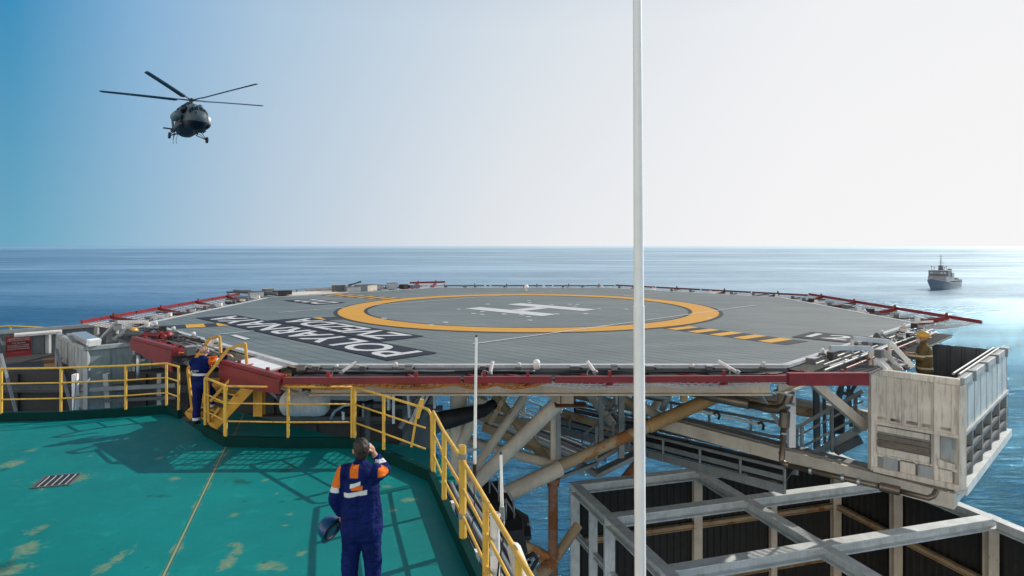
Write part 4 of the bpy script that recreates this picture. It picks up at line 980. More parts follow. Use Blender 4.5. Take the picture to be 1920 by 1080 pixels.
# ------------------------------------------------------------------ yellow stairs up to the helideck
UNIT = 1.0
YS = thing('yellow_stairs', 'steep yellow steel stairs with looped handrails rising to the helideck', 'stairs', (-6.6, 14.2, 0))
na, nb = P(398, 797, 14.05), P(492, 700, 13.75); fa, fb = P(352, 776, 14.95), P(440, 690, 14.7)
na.z = .02; fa.z = .02
mb = MB(); mb.beam(na, nb, .05, .24); mb.build('stringer', M_yeld, YS); mb = MB(); mb.beam(fa, fb, .05, .22); mb.build('stringer', M_yeld, YS)
for k in range(6):
    t_ = (k+.6)/6.2; a, b2 = na.lerp(nb, t_), fa.lerp(fb, t_); mb = MB(); mb.beam(a+V(-.02, .03, .03), b2+V(-.02, -.03, .03), .24, .035); mb.build('tread', M_yeld, YS)
def hr(pts, r=.03):
    mb = MB()
    for a, b2 in zip(pts, pts[1:]):
        mb.beam(a, b2, .05, .06)
    return mb.build('handrail', M_yeld, YS, bevel=.004)
hr([P(362, 783, 15.0), P(352, 692, 15.0), P(394, 634, 15.0), P(412, 631, 15.0), P(414, 662, 15.0)])
hr([P(392, 792, 13.95), P(389, 704, 13.95), P(428, 654, 13.95), P(460, 644, 13.95), P(463, 682, 13.95)])
hr([P(352, 702, 15.0), P(363, 702, 15.0)]); hr([P(355, 732, 15.0), P(363, 725, 15.0)])
hr([P(395, 752, 13.95), P(432, 712, 13.85)]); hr([P(398, 783, 13.95), P(412, 765, 13.9)])
hr([P(388, 712, 13.9), P(453, 711, 14.6)])
mb = MB(); mb.beam(P(448, 712, 14.6), P(500, 722, 14.6), .7, .05); mb.build('landing', M_yeld, YS)
mb = MB(); mb.ibeam(P(486, 702, 14.2), P(486, 779, 14.2), .20, .18, .02); mb.build('support_post', M_yeld, YS)
# ------------------------------------------------------------------ structure under the helideck
UNIT = 1.26
TR = thing('support_truss', 'cream and rusty steel truss of tubes and columns carrying the helideck over the sea', 'truss', tuple(P(1042, 900, 15)))
def tubep(name, a, b2, r, mat, par=TR, r1=None):
    mb = MB(); mb.tube(a, b2, r, r1, n=20); return mb.build(name, mat, par, smooth=True)
def beamp(name, a, b2, w_, h_, mat, par=TR, i=False):
    mb = MB(); (mb.ibeam if i else mb.beam)(a, b2, w_, h_); return mb.build(name, mat, par)
# cantilever bracket box (tapered girder coming out to the node)
mb = MB()
a0, a1 = P(1075, 733, 12.95), P(1048, 733, 12.95)
z0, z1 = P(0, 756, 12.95).z, 1.44
bx = [(V(.92, 12.9, z0), V(1.24, 12.9, z0), V(1.24, 12.9, z1), V(.92, 12.9, z1)), (V(-.35, 15.6, 1.12), V(-.03, 15.6, 1.12), V(-.03, 15.6, z1), V(-.35, 15.6, z1))]
mb.loft([[*bx[0]], [*bx[1]]]); mb.build('bracket_box', M_cream, TR)
mb = MB(); mb.beam(V(.86, 12.87, z0-.012), V(1.5, 12.87, z0-.012), .4, .02); mb.build('bracket_flange', M_rust, TR)
mb = MB(); mb.beam(V(.98, 12.88, z0+.02), V(.98, 12.88, z1-.02), .02, .12); mb.build('rusty_stiffener', M_rust, TR)
tubep('brace', P(1050, 752, 13.2), P(872, 925, 13.4), .150, M_cream)
tubep('brace', P(985, 742, 15.2), P(872, 905, 14.4), .105, M_cream)
tubep('brace', P(928, 742, 17), P(1032, 872, 16), .120, M_creamr)
tubep('chord_tube', P(862, 822, 17.0), P(1040, 872, 15.2), .125, M_cream)
tubep('chord_tube', P(880, 958, 14.2), P(1050, 878, 15.1), .185, M_cream)
tubep('chord_tube', P(1050, 874, 15.1), P(1215, 800, 15.4), .135, M_creamr)
tubep('chord_tube', P(1215, 800, 15.4), P(1345, 742, 15.7), .16, paint('ochre_rusted_tube', (.50, .30, .12), .6, rust=.5, scale=1.0))
beamp('column', P(1040, 756, 15.3), P(1040, 884, 15.3), .20, .20, M_cream, i=True)
beamp('column_flange', P(1047, 750, 15.2), P(1047, 894, 15.2), .10, .10, M_grey)
tubep('column', P(1037, 898, 15.3), P(1037, 1060, 15.3), .115, M_rust)
tubep('column_collar', P(1037, 896, 15.3), P(1037, 904, 15.3), .165, M_rust)
tubep('column_collar', P(1037, 908, 15.3), P(1037, 911, 15.3), .15, M_rust)
tubep('lower_brace', P(1037, 1052, 15.3), P(1084, 985, 15.9), .12, M_creamr)
tubep('lower_brace', P(1040, 1050, 15.3), P(955, 1005, 15.4), .10, M_creamr)
tubep('lower_brace', P(1035, 1055, 15.3), P(965, 1120, 14.2), .16, M_creamr)
tubep('lower_brace', P(1030, 1058, 15.3), P(990, 1030, 15.8), .10, M_creamr)
tubep('lower_leg', P(1035, 1055, 15.3), P(1035, 1600, 15.3), .14, M_rust)
tubep('sea_leg', P(1205, 860, 18), P(1168, 905, 18), .155, M_rust)
tubep('sea_leg', P(1175, 895, 18.1), P(1100, 1030, 19.0), .12, M_rust)
# far upper tubes
tubep('brace', P(1098, 728, 18), P(1160, 812, 19), .13, M_cream)
tubep('brace', P(1120, 728, 20), P(1185, 830, 20), .09, M_grey)
tubep('chord_tube', P(1072, 738, 20), P(1190, 765, 20), .13, M_creamr)
tubep('brace', P(1135, 728, 17), P(1215, 775, 17), .12, M_creamr)
tubep('brace', P(1245, 735, 20), P(1220, 775, 20), .12, M_cream)
tubep('brace', P(1195, 755, 16.5), P(1262, 800, 16.2), .12, M_cream)
tubep('chord_tube', P(1330, 742, 16), P(1530, 775, 16.6), .13, M_creamr)
beamp('hanger', P(1127, 725, 17.2), P(1127, 832, 17.2), .12, .10, M_grey); beamp('hanger', P(1165, 725, 16.6), P(1165, 858, 16.6), .14, .12, M_grey)
beamp('hanger', P(1190, 728, 20), P(1190, 790, 20), .16, .12, M_creamr)
beamp('hanger', P(1282, 720, 13.4), P(1282, 752, 13.4), .12, .10, paint('ochre_rusted_tube', (1, 1, 1)))
beamp('hanger', P(1463, 724, 13.6), P(1463, 758, 13.6), .10, .08, M_creamr)
beamp('gusset_arm', P(1260, 728, 16.0), P(1240, 770, 16.0), .14, .12, M_grey)
beamp('knee_brace', P(1418, 730, 15.2), P(1465, 800, 15.0), .12, .08, M_grey)
# big cream chord out to the right platform
beamp('outrigger', V(3.75, 16.1, -.42), V(8.05, 11.6, -.60), .26, .28, M_cream)
mb = MB(); mb.beam(V(3.9, 16.15, -.262), V(8.1, 11.75, -.445), .30, .03); mb.build('outrigger_flange', M_grey, TR)
beamp('outrigger', V(7.0, 19.5, -.50), V(11.6, 15.3, -.60), .24, .26, M_cream)
beamp('end_sill', V(8.0, 11.7, -.62), V(11.7, 15.3, -.62), .22, .14, M_offw)
beamp('outrigger_post', P(1484, 722, 13.7), P(1484, 838, 13.7), .14, .10, M_white)
beamp('raking_strut', P(1524, 716, 12.6), P(1622, 800, 12.9), .16, .17, M_cream)
# left columns beneath the deck
tubep('column', P(860, 735, 15.0), P(860, 900, 15.0), .20, M_cream)
tubep('brace', P(905, 745, 14.6), P(862, 842, 14.8), .12, M_cream); tubep('brace', P(826, 790, 15.2), P(866, 850, 15.0), .13, M_cream)
tubep('brace', P(800, 740, 15.5), P(745, 860, 15.6), .12, M_dgrey)
DT = thing('exhaust_duct', 'fat dark sooty duct hanging under the left half of the helideck', 'duct', tuple(P(830, 785, 14.2)))
mb = MB(); mb.path([P(815, 792, 13.9), P(850, 784, 14.1), P(905, 770, 14.5), P(925, 758, 14.8)], [.22, .20, .15, .12], n=16); mb.build('duct_body', M_black, DT, smooth='all')
mb = MB(); mb.tube(P(812, 793, 13.85), P(818, 791.5, 13.9), .24, n=16); mb.build('flange', M_dgrey, DT, smooth=True)
# bronze drain pipe
BP = thing('drain_pipe', 'bronze-brown drain pipe with elbows running beneath the right half of the helideck', 'pipe', tuple(P(1470, 870, 13)))
mb = MB(); mb.path([P(1270, 727, 15.0), P(1330, 742, 14.5), P(1405, 758, 13.9)], .115, n=16); mb.build('upper_run', M_bronze, BP, smooth='all')
mb = MB(); mb.path([P(1405, 758, 13.9), P(1440, 766, 13.5), P(1462, 768, 13.3), P(1474, 760, 13.2), P(1479, 745, 13.2), P(1480, 720, 13.2)], [.085, .085, .095, .095, .09, .09], n=16); mb.build('elbow', M_bronze, BP, smooth='all')
mb = MB(); mb.path([P(1472, 772, 13.15), P(1470, 800, 13.15)], .105, n=16); mb.build('collar', M_bronze, BP, smooth=True)
mb = MB(); mb.path([P(1470, 800, 13.15), P(1466, 862, 13.1), P(1469, 869, 13.05), P(1480, 873, 12.9)], .062, n=12); mb.build('down_pipe', M_bronze, BP, smooth='all')
mb = MB(); mb.path([P(1480, 873, 12.9), P(1600, 901, 12.1), P(1650, 912, 11.8)], .055, n=12); mb.build('lower_run', M_bronze, BP, smooth='all')
mb = MB(); mb.path([P(1650, 912, 11.8), P(1688, 921, 11.6)], .085, n=14); mb.build('collar', M_bronze, BP, smooth=True)
mb = MB(); mb.path([P(1688, 921, 11.6), P(1740, 934, 11.3), P(1750, 930, 11.3), P(1756, 920, 11.35)], .05, n=12); mb.build('outlet', M_bronze, BP, smooth='all')
for a in ((1480, 738), (1480, 758), (1470, 812), (1467, 850)):
    q = P(a[0], a[1], 13.15); mb = MB(); mb.tube(q-V(0, 0, .02), q+V(0, 0, .02), .11 if a[1] < 800 else .08, n=14); mb.build('band', M_alu, BP, smooth=True)
for a in ((1520, 882, 12.6), (1580, 896, 12.2), (1610, 903, 12.0)):
    q = P(*a); mb = MB(); mb.tube(q-V(.02, -.015, 0), q+V(.02, -.015, 0), .072, n=14); mb.build('band', M_alu, BP, smooth=True)
# walkway under the deck
def walkway(name, label, n0, n1, f0, f1, z, posts=7, h=1.1, mat=M_dgrey, rails=2, near_rail=True, group=None):
    n0, n1, f0, f1 = [V(q[0], q[1], z) for q in (n0, n1, f0, f1)]
    t = thing(name, label, 'walkway', tuple(n1), group)
    mb = MB(); mb.prism([(n0.x, n0.y), (n1.x, n1.y), (f1.x, f1.y), (f0.x, f0.y)], z-.03, z); mb.build('floor_grating', M_black, t)
    for (a, b2) in ((n0, n1), (f0, f1)):
        mb = MB(); mb.beam(a-V(0, 0, .16), b2-V(0, 0, .16), .06, .22); mb.build('side_beam', M_grey, t)
        mb = MB(); mb.beam(a+V(0, 0, .10), b2+V(0, 0, .10), .02, .13); mb.build('toe_plate', M_grey, t)
    for side, (a, b2) in enumerate(((n0, n1), (f0, f1))):
        if side == 0 and not near_rail: continue
        for k in range(posts):
            q = a.lerp(b2, k/(posts-1)); mb = MB(); mb.beam(q-V(0, 0, .26), q+V(0, 0, h), .06, .05); mb.build('post', M_grey, t)
        for k in range(rails):
            mb = MB(); mb.beam(a+V(0, 0, h*(1-k*.36)), b2+V(0, 0, h*(1-k*.36)), .05, .05 if k else .07); mb.build('rail', M_grey, t)
    return t
walkway('walkway', 'long grey walkway with railings crossing below the right side of the helideck', (1.0, 20.5), (6.45, 15.15), (2.1, 21.4), (7.3, 16.4), -1.6, 8, h=.34, rails=1)
t = thing('walkway_railing', 'grey double handrail above the far side of the long walkway', 'railing', (7.3, 16.4, -1.5))
a, b2 = V(2.1, 21.4, -.62), V(7.3, 16.4, -.62)
for k in range(3):
    mb = MB(); mb.beam(a-V(0, 0, .38*k), b2-V(0, 0, .38*k), .05, .07); mb.build('rail', M_grey, t)
for k in range(7):
    q = a.lerp(b2, k/6); mb = MB(); mb.beam(q-V(0, 0, .95), q, .06, .05); mb.build('post', M_grey, t)
for k, (a, b2) in enumerate(((P(1296, 768, 16.6), P(1345, 778, 16.4)), (P(1355, 780, 16.2), P(1428, 797, 16.0)))):
    t = thing('tube_light', ['short pale tube light under the helideck beside the ochre tube', 'pale tube light clamped to the walkway handrail left of the bronze pipe'][k], 'light', tuple(a), 'tube lights on the walkway rail')
    mb = MB(); mb.tube(a, b2, .035); mb.build('tube_cover', M_glow, t, smooth=True)
    mb = MB(); mb.path([b2+V(.03, 0, -.12), b2+V(.06, 0, -.02), b2+V(.0, 0, .08), b2+V(-.10, 0, .03)], .035); mb.build('clamp', M_black, t, smooth='all')
walkway('walkway', 'lower dark walkway with four-bar railing behind the central column', (-3.0, 33.6), (2.75, 25.0), (-2.0, 34.6), (3.8, 26.0), -4.5, 8, rails=4, near_rail=True)
# inclined stair near the pole
t = thing('under_stair', 'grey inclined stair and landing under the helideck just left of the tall white pole', 'stairs', tuple(P(1130, 870, 17)))
for (a, b2, w_, h_, nm) in ((P(1095, 815, 17.5), P(1165, 758, 17), .06, .06, 'handrail'), (P(1105, 835, 17.5), P(1180, 776, 17), .04, .04, 'handrail'), (P(1120, 888, 16.8), P(1200, 848, 16.6), .5, .10, 'stringer'), (P(1118, 860, 17.2), P(1160, 836, 17.2), .4, .10, 'stringer'),
                            (P(1085, 868, 17.0), P(1120, 890, 16.6), .14, .14, 'bearer'), (P(1092, 855, 17.0), P(1092, 888, 17), .10, .12, 'hanger'), (P(1118, 800, 17.1), P(1118, 882, 17), .06, .06, 'post'), (P(1150, 790, 17.1), P(1150, 842, 17), .06, .06, 'post'), (P(1135, 770, 18), P(1165, 735, 18), .06, .10, 'strut'), (P(1050, 895, 16.3), P(1120, 868, 16.8), .10, .08, 'bearer')):
    mb = MB(); mb.beam(a, b2, w_, h_); mb.build(nm, M_grey, t)
mb = MB(); mb.box(tuple(P(1190, 802, 17.5)), (.45, .3, .3)); mb.build('switch_box', M_black, t, bevel=.02)
# stair to the right platform
t = thing('under_stair', 'grey aluminium stair rising to the right platform behind the raking strut', 'stairs', tuple(P(1490, 840, 14.6)))
for (a, b2, w_, h_, nm) in ((P(1486, 806, 14.8), P(1618, 733, 13.8), .05, .08, 'handrail'), (P(1488, 822, 14.8), P(1618, 752, 13.8), .03, .04, 'handrail'), (P(1500, 840, 14.7), P(1618, 778, 13.8), .03, .05, 'handrail'), (P(1500, 866, 14.9), P(1618, 800, 14.2), .06, .16, 'stringer')):
    mb = MB(); mb.beam(a, b2, w_, h_); mb.build(nm, M_grey, t)
for (x, y0, y1) in ((1504, 800, 840), (1560, 768, 848), (1604, 742, 810)):
    mb = MB(); mb.beam(P(x, y0, 14.2), P(x, y1, 14.2), .06, .05); mb.build('post', M_grey, t)
LG = thing('raft_launcher', 'dark cluster of upright rails and canisters behind the aluminium stair', 'equipment', tuple(P(1560, 800, 16)))
for (x0, y0, x1, y1, w_) in ((1578, 720, 1556, 840, .10), (1590, 722, 1596, 800, .07), (1604, 722, 1580, 762, .06), (1570, 735, 1612, 742, .08), (1530, 725, 1532, 842, .12), (1545, 728, 1547, 842, .06), (1565, 845, 1612, 822, .20)):
    mb = MB(); mb.beam(P(x0, y0, 16), P(x1, y1, 16), w_, w_); mb.build('frame_bar', M_dgrey, LG)
mb = MB(); mb.tube(P(1570, 775, 16), P(1570, 810, 16), .17, n=16); mb.build('canister', M_black, LG, smooth=True)
rq_ = random.Random(44)
for k, (x0, x1, y0, y1, z_, r_) in enumerate(((-2, 6, 14.2, 14.6, 1.22, .05), (-1.5, 7, 16.2, 15.8, 1.05, .08), (0, 8, 18.6, 18.2, 1.1, .06), (-2, 5, 20.5, 21.2, .9, .09), (1.2, 1.4, 13.5, 24, 1.15, .05), (3.6, 3.9, 13.2, 25, 1.1, .07), (-1.2, -1.0, 14, 24, 1.0, .06), (-2, 3.5, 17.5, 14.2, .75, .05))):
    mb = MB(); mb.path([V(x0, y0, z_), V(x0+(x1-x0)*.4, y0+(y1-y0)*.4, z_), V(x0+(x1-x0)*.42, y0+(y1-y0)*.42, z_-.12), V(x1, y1, z_-.12)], r_, n=10); mb.build('pipe_run', (M_creamr, M_dgrey, M_bronze, M_grey)[k % 4], TR, smooth='all')
for k in range(16):
    x, y = rq_.uniform(-1.8, 7.5), rq_.uniform(13.6, 20); h_ = rq_.uniform(.3, 1.1)
    mb = MB(); mb.beam(V(x, y, 1.45), V(x, y, 1.45-h_), .05, .05); mb.build('pipe_hanger', (M_grey, M_creamr, M_dgrey)[k % 3], TR)
for k in range(10):
    x, y = rq_.uniform(-2, 6.5), rq_.uniform(14.5, 21); x2, y2 = x+rq_.uniform(-1.8, 1.8), y+rq_.uniform(-.6, .6)
    mb = MB(); mb.beam(V(x, y, 1.45), V(x2, y2, 1.45-rq_.uniform(.8, 2.0)), .09, .09); mb.build('angle_brace', (M_creamr, M_grey, M_cream)[k % 3], TR)
for (p_, q_) in ((P(905, 800, 17), P(1035, 852, 16.6)), (P(905, 782, 18), P(1035, 800, 18)), (P(1055, 775, 19.5), P(1185, 812, 18.5))):
    mb = MB(); mb.beam(p_, q_, .10, .22); mb.build('trimmer', M_creamr, TR)
# ------------------------------------------------------------------ dark module under the left half
MO = thing('deck_module', 'dark steel module wall and girders under the left half of the helideck', 'module', (-7.5, 15.9, -2))
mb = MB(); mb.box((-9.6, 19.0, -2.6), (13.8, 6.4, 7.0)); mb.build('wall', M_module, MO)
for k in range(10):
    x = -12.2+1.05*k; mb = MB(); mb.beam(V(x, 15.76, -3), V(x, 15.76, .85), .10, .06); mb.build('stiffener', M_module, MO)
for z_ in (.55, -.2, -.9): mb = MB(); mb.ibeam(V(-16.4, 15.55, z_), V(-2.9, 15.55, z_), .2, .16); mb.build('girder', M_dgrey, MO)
for (x0, y0, x1, y1, Y, w_, mt) in ((170, 730, 330, 722, 15.0, .09, M_grey), (170, 752, 330, 745, 15.0, .07, M_dgrey), (300, 700, 300, 770, 15.2, .10, M_panel), (200, 700, 205, 770, 15.1, .12, M_panel), (500, 728, 560, 780, 15.1, .06, M_grey), (520, 745, 640, 742, 15.1, .1, M_dgrey), (700, 760, 830, 765, 14.9, .10, M_dgrey), (690, 735, 690, 850, 15.0, .10, M_dgrey), (730, 745, 560, 740, 15.0, .16, M_panel)):
    mb = MB(); mb.beam(P(x0, y0, Y), P(x1, y1, Y), w_, w_); mb.build('bracing', mt, MO)
RC = thing('raft_canister', 'pale rounded raft canister under the helideck above the yellow railing', 'canister', tuple(P(572, 755, 13.6)))
q = P(572, 756, 13.6); mb = MB()
mb.lathe([(.0, -.50), (.17, -.49), (.25, -.42), (.27, -.30), (.27, .30), (.25, .42), (.17, .49), (.0, .5)][1:-1], 20, Matrix.Translation(q) @ Matrix.Rotation(R(90), 4, 'Y'))
mb.build('shell', M_whites, RC, smooth=True)
for s_ in (-.2, .2): mb = MB(); mb.tube(q+V(s_-.012, 0, 0), q+V(s_+.012, 0, 0), .276, n=20); mb.build('band', M_whites, RC, smooth=True)
HS_ = thing('black_hose', 'thick black hose hanging in a loop below the helideck girder', 'hose', tuple(P(620, 745, 14)))
mb = MB(); mb.path([P(610, 733, 14.2), P(611, 750, 14), P(622, 762, 13.9), P(645, 768, 13.9), P(668, 762, 14), P(700, 752, 14.2)], .05); mb.build('hose', M_rubber, HS_, smooth='all')
mb = MB(); mb.path([P(620, 786, 13.8), P(628, 770, 13.8), P(645, 760, 13.8), P(662, 758, 13.8)], .035); mb.build('white_hose', M_alu, HS_, smooth='all')
SB = thing('steel_bracket', 'white drilled K-shaped bracket under the girder behind the sloping railing', 'bracket', tuple(P(770, 735, 14)))
for (x0, y0, x1, y1, w_) in ((765, 736, 768, 782, .10), (797, 735, 770, 791, .07), (805, 737, 776, 792, .05), (748, 735, 822, 735, .05), (815, 738, 815, 765, .10)):
    mb = MB(); mb.beam(P(x0, y0, 14), P(x1, y1, 14), .05, w_); mb.build('bar', M_panelw if w_ < .1 else M_offw, SB)
SB2 = thing('steel_bracket', 'pair of plain white upright channels left of the K-shaped bracket', 'bracket', tuple(P(738, 795, 14)))
for (x0, y0, x1, y1, w_, mt) in ((738, 738, 738, 794, .06, M_white), (729, 738, 729, 768, .12, M_offw), (643, 762, 644, 787, .07, M_white), (681, 756, 681, 782, .03, M_grey)):
    mb = MB(); mb.beam(P(x0, y0, 14), P(x1, y1, 14), .05, w_); mb.build('channel', mt, SB2)
# ------------------------------------------------------------------ white I-beam frame with dark cladding at the lower right
Z = -2.5
def fr(i, j): return V(1.69, 17.2, Z)+AP*i-AQ*j     # i along the far edge, j toward the camera
FRM = thing('open_frame', 'roofless frame of pale I-beams with dark corrugated cladding inside, at the lower right', 'frame', tuple(fr(0, 0)))
cols = [0, 3.75, 8.6]; rws = [0, 2.15, 4.75, 7.4]
for n_, j in enumerate(rws):
    mb = MB(); mb.ibeam(fr(-.12, j), fr(8.75, j), .27, .26, .035); mb.build('cross_beam', M_offw, FRM)
for n_, i in enumerate(cols):
    for k in range(3):
        mb = MB(); mb.ibeam(fr(i, rws[k]+.14), fr(i, rws[k+1]-.14), .25, .255, .035); mb.build('long_beam', M_offw, FRM)
for i in cols:
    for j in rws:
        if (i, j) in ((3.75, 4.75), (3.75, 2.15)): continue
        mb = MB(); q = fr(i, j); mb.ibeam(V(q.x, q.y, Z-.14), V(q.x, q.y, Z-4.5), .24, .22, .03); mb.build('column', M_cream if i else M_offw, FRM)
for i in (6.3,):
    mb = MB(); q = fr(i, .02); mb.ibeam(V(q.x, q.y, Z-.14), V(q.x, q.y, Z-4.5), .18, .18, .03); mb.build('column', M_cream, FRM)
mb = MB(); q = fr(0, 1.2); mb.ibeam(V(q.x, q.y, Z-.14), V(q.x, q.y, Z-4.5), .2, .2, .03); mb.build('column', M_offw, FRM)
for z_ in (-1.45, -3.0):
    mb = MB(); mb.ibeam(fr(.15, .02)+V(0, 0, z_), fr(8.45, .02)+V(0, 0, z_), .14, .15, .02); mb.build('wall_rail', M_creamr, FRM)
    mb = MB(); mb.ibeam(fr(8.55, .15)+V(0, 0, z_), fr(8.55, 7.3)+V(0, 0, z_), .14, .15, .02); mb.build('wall_rail', M_creamr, FRM)
for k in range(2):
    mb = MB(); mb.ibeam(fr(0, .1+k*2.2)+V(0, 0, -1.2), fr(0, 2.1+k*2.2)+V(0, 0, -1.2), .12, .14, .02); mb.build('side_rail', M_offw, FRM)
M_clad = paint('dark_cladding', (.030, .030, .028), .7, rust=.12, dirt=.5, scale=3)
a, b2 = fr(.1, -.16), fr(8.85, -.16); corr('cladding', a, b2, Z-4.6, Z-.16, M_clad, FRM, .22, .05, .4)
a, b2 = fr(8.85, -.1), fr(8.85, 7.6); corr('cladding', a, b2, Z-4.6, Z-.16, M_clad, FRM, .22, .05, .4)
mb = MB(); q = [fr(-.1, -.1), fr(8.85, -.1), fr(8.85, 7.6), fr(-.1, 7.6)]; mb.prism([(p.x, p.y) for p in q][::-1], Z-4.75, Z-4.65); mb.build('floor', M_black, FRM)
# ------------------------------------------------------------------ helicopter
UNIT = 1.0
hub = V(-42.75, 85.4, 23.45)
HC_ = thing('helicopter', 'dark-bellied transport helicopter with five rotor blades hovering head-on in the upper left sky', 'helicopter', tuple(hub))
RZ = math.atan2(-.62, -.785); HC_.rotation_euler = (R(2), R(-2), RZ)
m, nt, b = newmat('helicopter_paint'); s_ = nt.nodes.new('ShaderNodeSeparateXYZ'); nt.links.new(opos(nt), s_.inputs[0])
wv = mth(nt, 'ADD', s_.outputs[2], mth(nt, 'MULTIPLY', mth(nt, 'SUBTRACT', noisen(nt, opos(nt), .4, 2), .5), .3))
wv = mth(nt, 'ADD', wv, mth(nt, 'MULTIPLY', s_.outputs[1], .17))
c = mixc(nt, ramp(nt, wv, -2.96, -2.90), (.002, .005, .013), (.055, .085, .10))
nt.links.new(c, b.inputs['Base Color']); b.inputs['Roughness'].default_value = .55; b.inputs['Specular IOR Level'].default_value = .3
M_hp = m
M_hd = paint('helicopter_dark', (.012, .022, .035), .5); M_hg = paint('helicopter_grey', (.10, .15, .18), .45); M_glass = paint('dark_glass', (.006, .012, .02), .08, var=.05, dirt=0)
M_blade = paint('rotor_blade', (.035, .075, .11), .5)
secs = [(5.02, -3.25, .12, .10), (4.95, -3.27, .48, .40), (4.74, -3.27, .84, .76), (4.45, -3.25, 1.06, .98), (4.05, -3.13, 1.24, 1.36), (3.6, -3.09, 1.29, 1.44), (3.0, -3.08, 1.30, 1.45), (1, -3.08, 1.30, 1.45), (-1, -3.08, 1.30, 1.45), (-3.2, -3.05, 1.28, 1.40), (-4.6, -2.85, 1.13, 1.15), (-6, -2.5, .78, .78), (-7.3, -2.2, .55, .52), (-10, -2.02, .40, .38), (-12.2, -1.92, .28, .28), (-12.6, -1.9, .15, .15)]
def hsec(y):
    for a, b_ in zip(secs, secs[1:]):
        if a[0] >= y >= b_[0]:
            t = (a[0]-y)/(a[0]-b_[0]); return [a[i]+(b_[i]-a[i])*t for i in range(4)]
def hpt(y, ang, k=1.0, e=.82):
    _, zc, rx, rz = hsec(y); c_, s2 = math.cos(ang), math.sin(ang)
    return V(rx*k*math.copysign(abs(c_)**e, c_), y, zc+rz*k*math.copysign(abs(s2)**e, s2))
mb = MB(); mb.loft([[hpt(s3[0]-1e-6 if i == 0 else s3[0], k*2*math.pi/32) for k in range(32)] for i, s3 in enumerate(secs)]); mb.build('fuselage', M_hp, HC_, smooth='all', local=True)
def pane(y0, y1, a0, a1, n=3, name='windscreen', mat=None, k=1.012):
    mb = MB(); g_ = [[hpt(y0+(y1-y0)*i/n, R(a0+(a1-a0)*j/n), k) for j in range(n+1)] for i in range(n+1)]
    vs = [[mb.bm.verts.new(p) for p in r_] for r_ in g_]
    for i in range(n):
        for j in range(n): mb.bm.faces.new((vs[i][j], vs[i+1][j], vs[i+1][j+1], vs[i][j+1]))
    return mb.build(name, mat or M_glass, HC_, smooth='all', local=True)
for a0, a1 in ((22, 42), (46, 66), (70, 88), (92, 110), (114, 134), (138, 158)): pane(4.43, 3.98, a0, a1, k=1.025)
for y in (2.6, 1.4, .2, -1.0, -2.2):
    for sg in (-1, 1): mb = MB(); q = hpt(y, R(28) if sg > 0 else R(152)); mb.tube(q-V(.03*sg, 0, .01), q+V(.03*sg, 0, .01), .22, n=16); mb.build('cabin_window', M_glass, HC_, smooth=True, local=True)
mb = MB(); mb.loft([[V(rx*math.cos(k*math.pi/8), y, zc+rz*math.sin(k*math.pi/8)) for k in range(16)] for y, zc, rx, rz in ((2.9, -1.62, .4, .3), (2.5, -1.55, .72, .48), (1.2, -1.42, .82, .6), (0, -1.25, .8, .72), (-2.2, -1.4, .7, .6), (-4.2, -1.85, .4, .3))]); mb.build('engine_cowling', M_hg, HC_, smooth='all', local=True)
for sg in (-1, 1):
    mb = MB(); mb.lathe([(.02, .62), (.17, .58), (.30, .42), (.36, .2), (.36, -.5), (.1, -.6)], 20, Matrix.Translation((.44*sg, 2.9, -1.50)) @ Matrix.Rotation(R(-90), 4, 'X')); mb.build('engine_intake', M_hg, HC_, smooth='all', local=True)
mb = MB(); mb.lathe([(.30, .5), (.42, .3), (.42, -.5), (.2, -.7)], 20, Matrix.Translation((1.12, .9, -1.52)) @ Matrix.Rotation(R(-70), 4, 'X')); mb.build('exhaust_filter', M_hd, HC_, smooth='all', local=True)
def barrel(name, x, y, z, r, L_, mat):
    mb = MB(); mb.lathe([(.02, L_/2), (r*.55, L_/2-.05), (r*.9, L_/2-.22), (r, L_/2-.45), (r, -L_/2+.3), (r*.7, -L_/2+.05), (.02, -L_/2)], 22, Matrix.Translation((x, y, z)) @ Matrix.Rotation(R(-90), 4, 'X')); mb.build(name, mat, HC_, smooth='all', local=True)
barrel('heater_pod', 1.92, .8, -2.55, .56, 2.6, M_hg); barrel('fuel_tank', -1.55, .6, -2.75, .46, 3.6, M_white); barrel('fuel_tank', -1.38, 1.0, -3.55, .50, 4.0, M_hp); barrel('fuel_tank', 1.32, -.2, -3.6, .46, 3.6, M_hd)
mb = MB(); mb.tube((1.3, .8, -2.6), (1.6, .8, -2.6), .16); mb.tube((1.1, .6, -2.2), (1.7, .6, -2.35), .06); mb.build('pod_bracket', M_hg, HC_, local=True)
mb = MB(); mb.box((-.95, 2.0, -4.3), (.7, 1.4, .45)); mb.build('door_step', M_hd, HC_, bevel=.1, local=True)
mb = MB(); mb.ball((.35, 4.72, -2.62), .17, 12); mb.build('nose_light', M_hd, HC_, smooth=True, local=True)
for sg in (-1, 1):
    mb = MB(); mb.tube((.9*sg, -1.3, -4.35), (2.25*sg, -1.2, -4.84), .06); mb.tube((1.1*sg, -.2, -4.35), (2.25*sg, -1.2, -4.84), .04); mb.tube((1.3*sg, -1.2, -3.6), (2.3*sg, -1.2, -4.84), .05); mb.build('undercarriage_strut', M_hd, HC_, local=True)
    mb = MB(); mb.tube((2.17*sg, -1.2, -4.84), (2.42*sg, -1.2, -4.84), .42, n=24); mb.build('main_wheel', M_rubber, HC_, smooth=True, bevel=.04, local=True)
    mb = MB(); mb.tube((.10*sg, 3.1, -4.9), (.24*sg, 3.1, -4.9), .28, n=20); mb.build('nose_wheel', M_rubber, HC_, smooth=True, local=True)
mb = MB(); mb.tube((0, 3.1, -4.9), (0, 3.2, -4.3), .07); mb.build('nose_strut', M_hd, HC_, local=True)
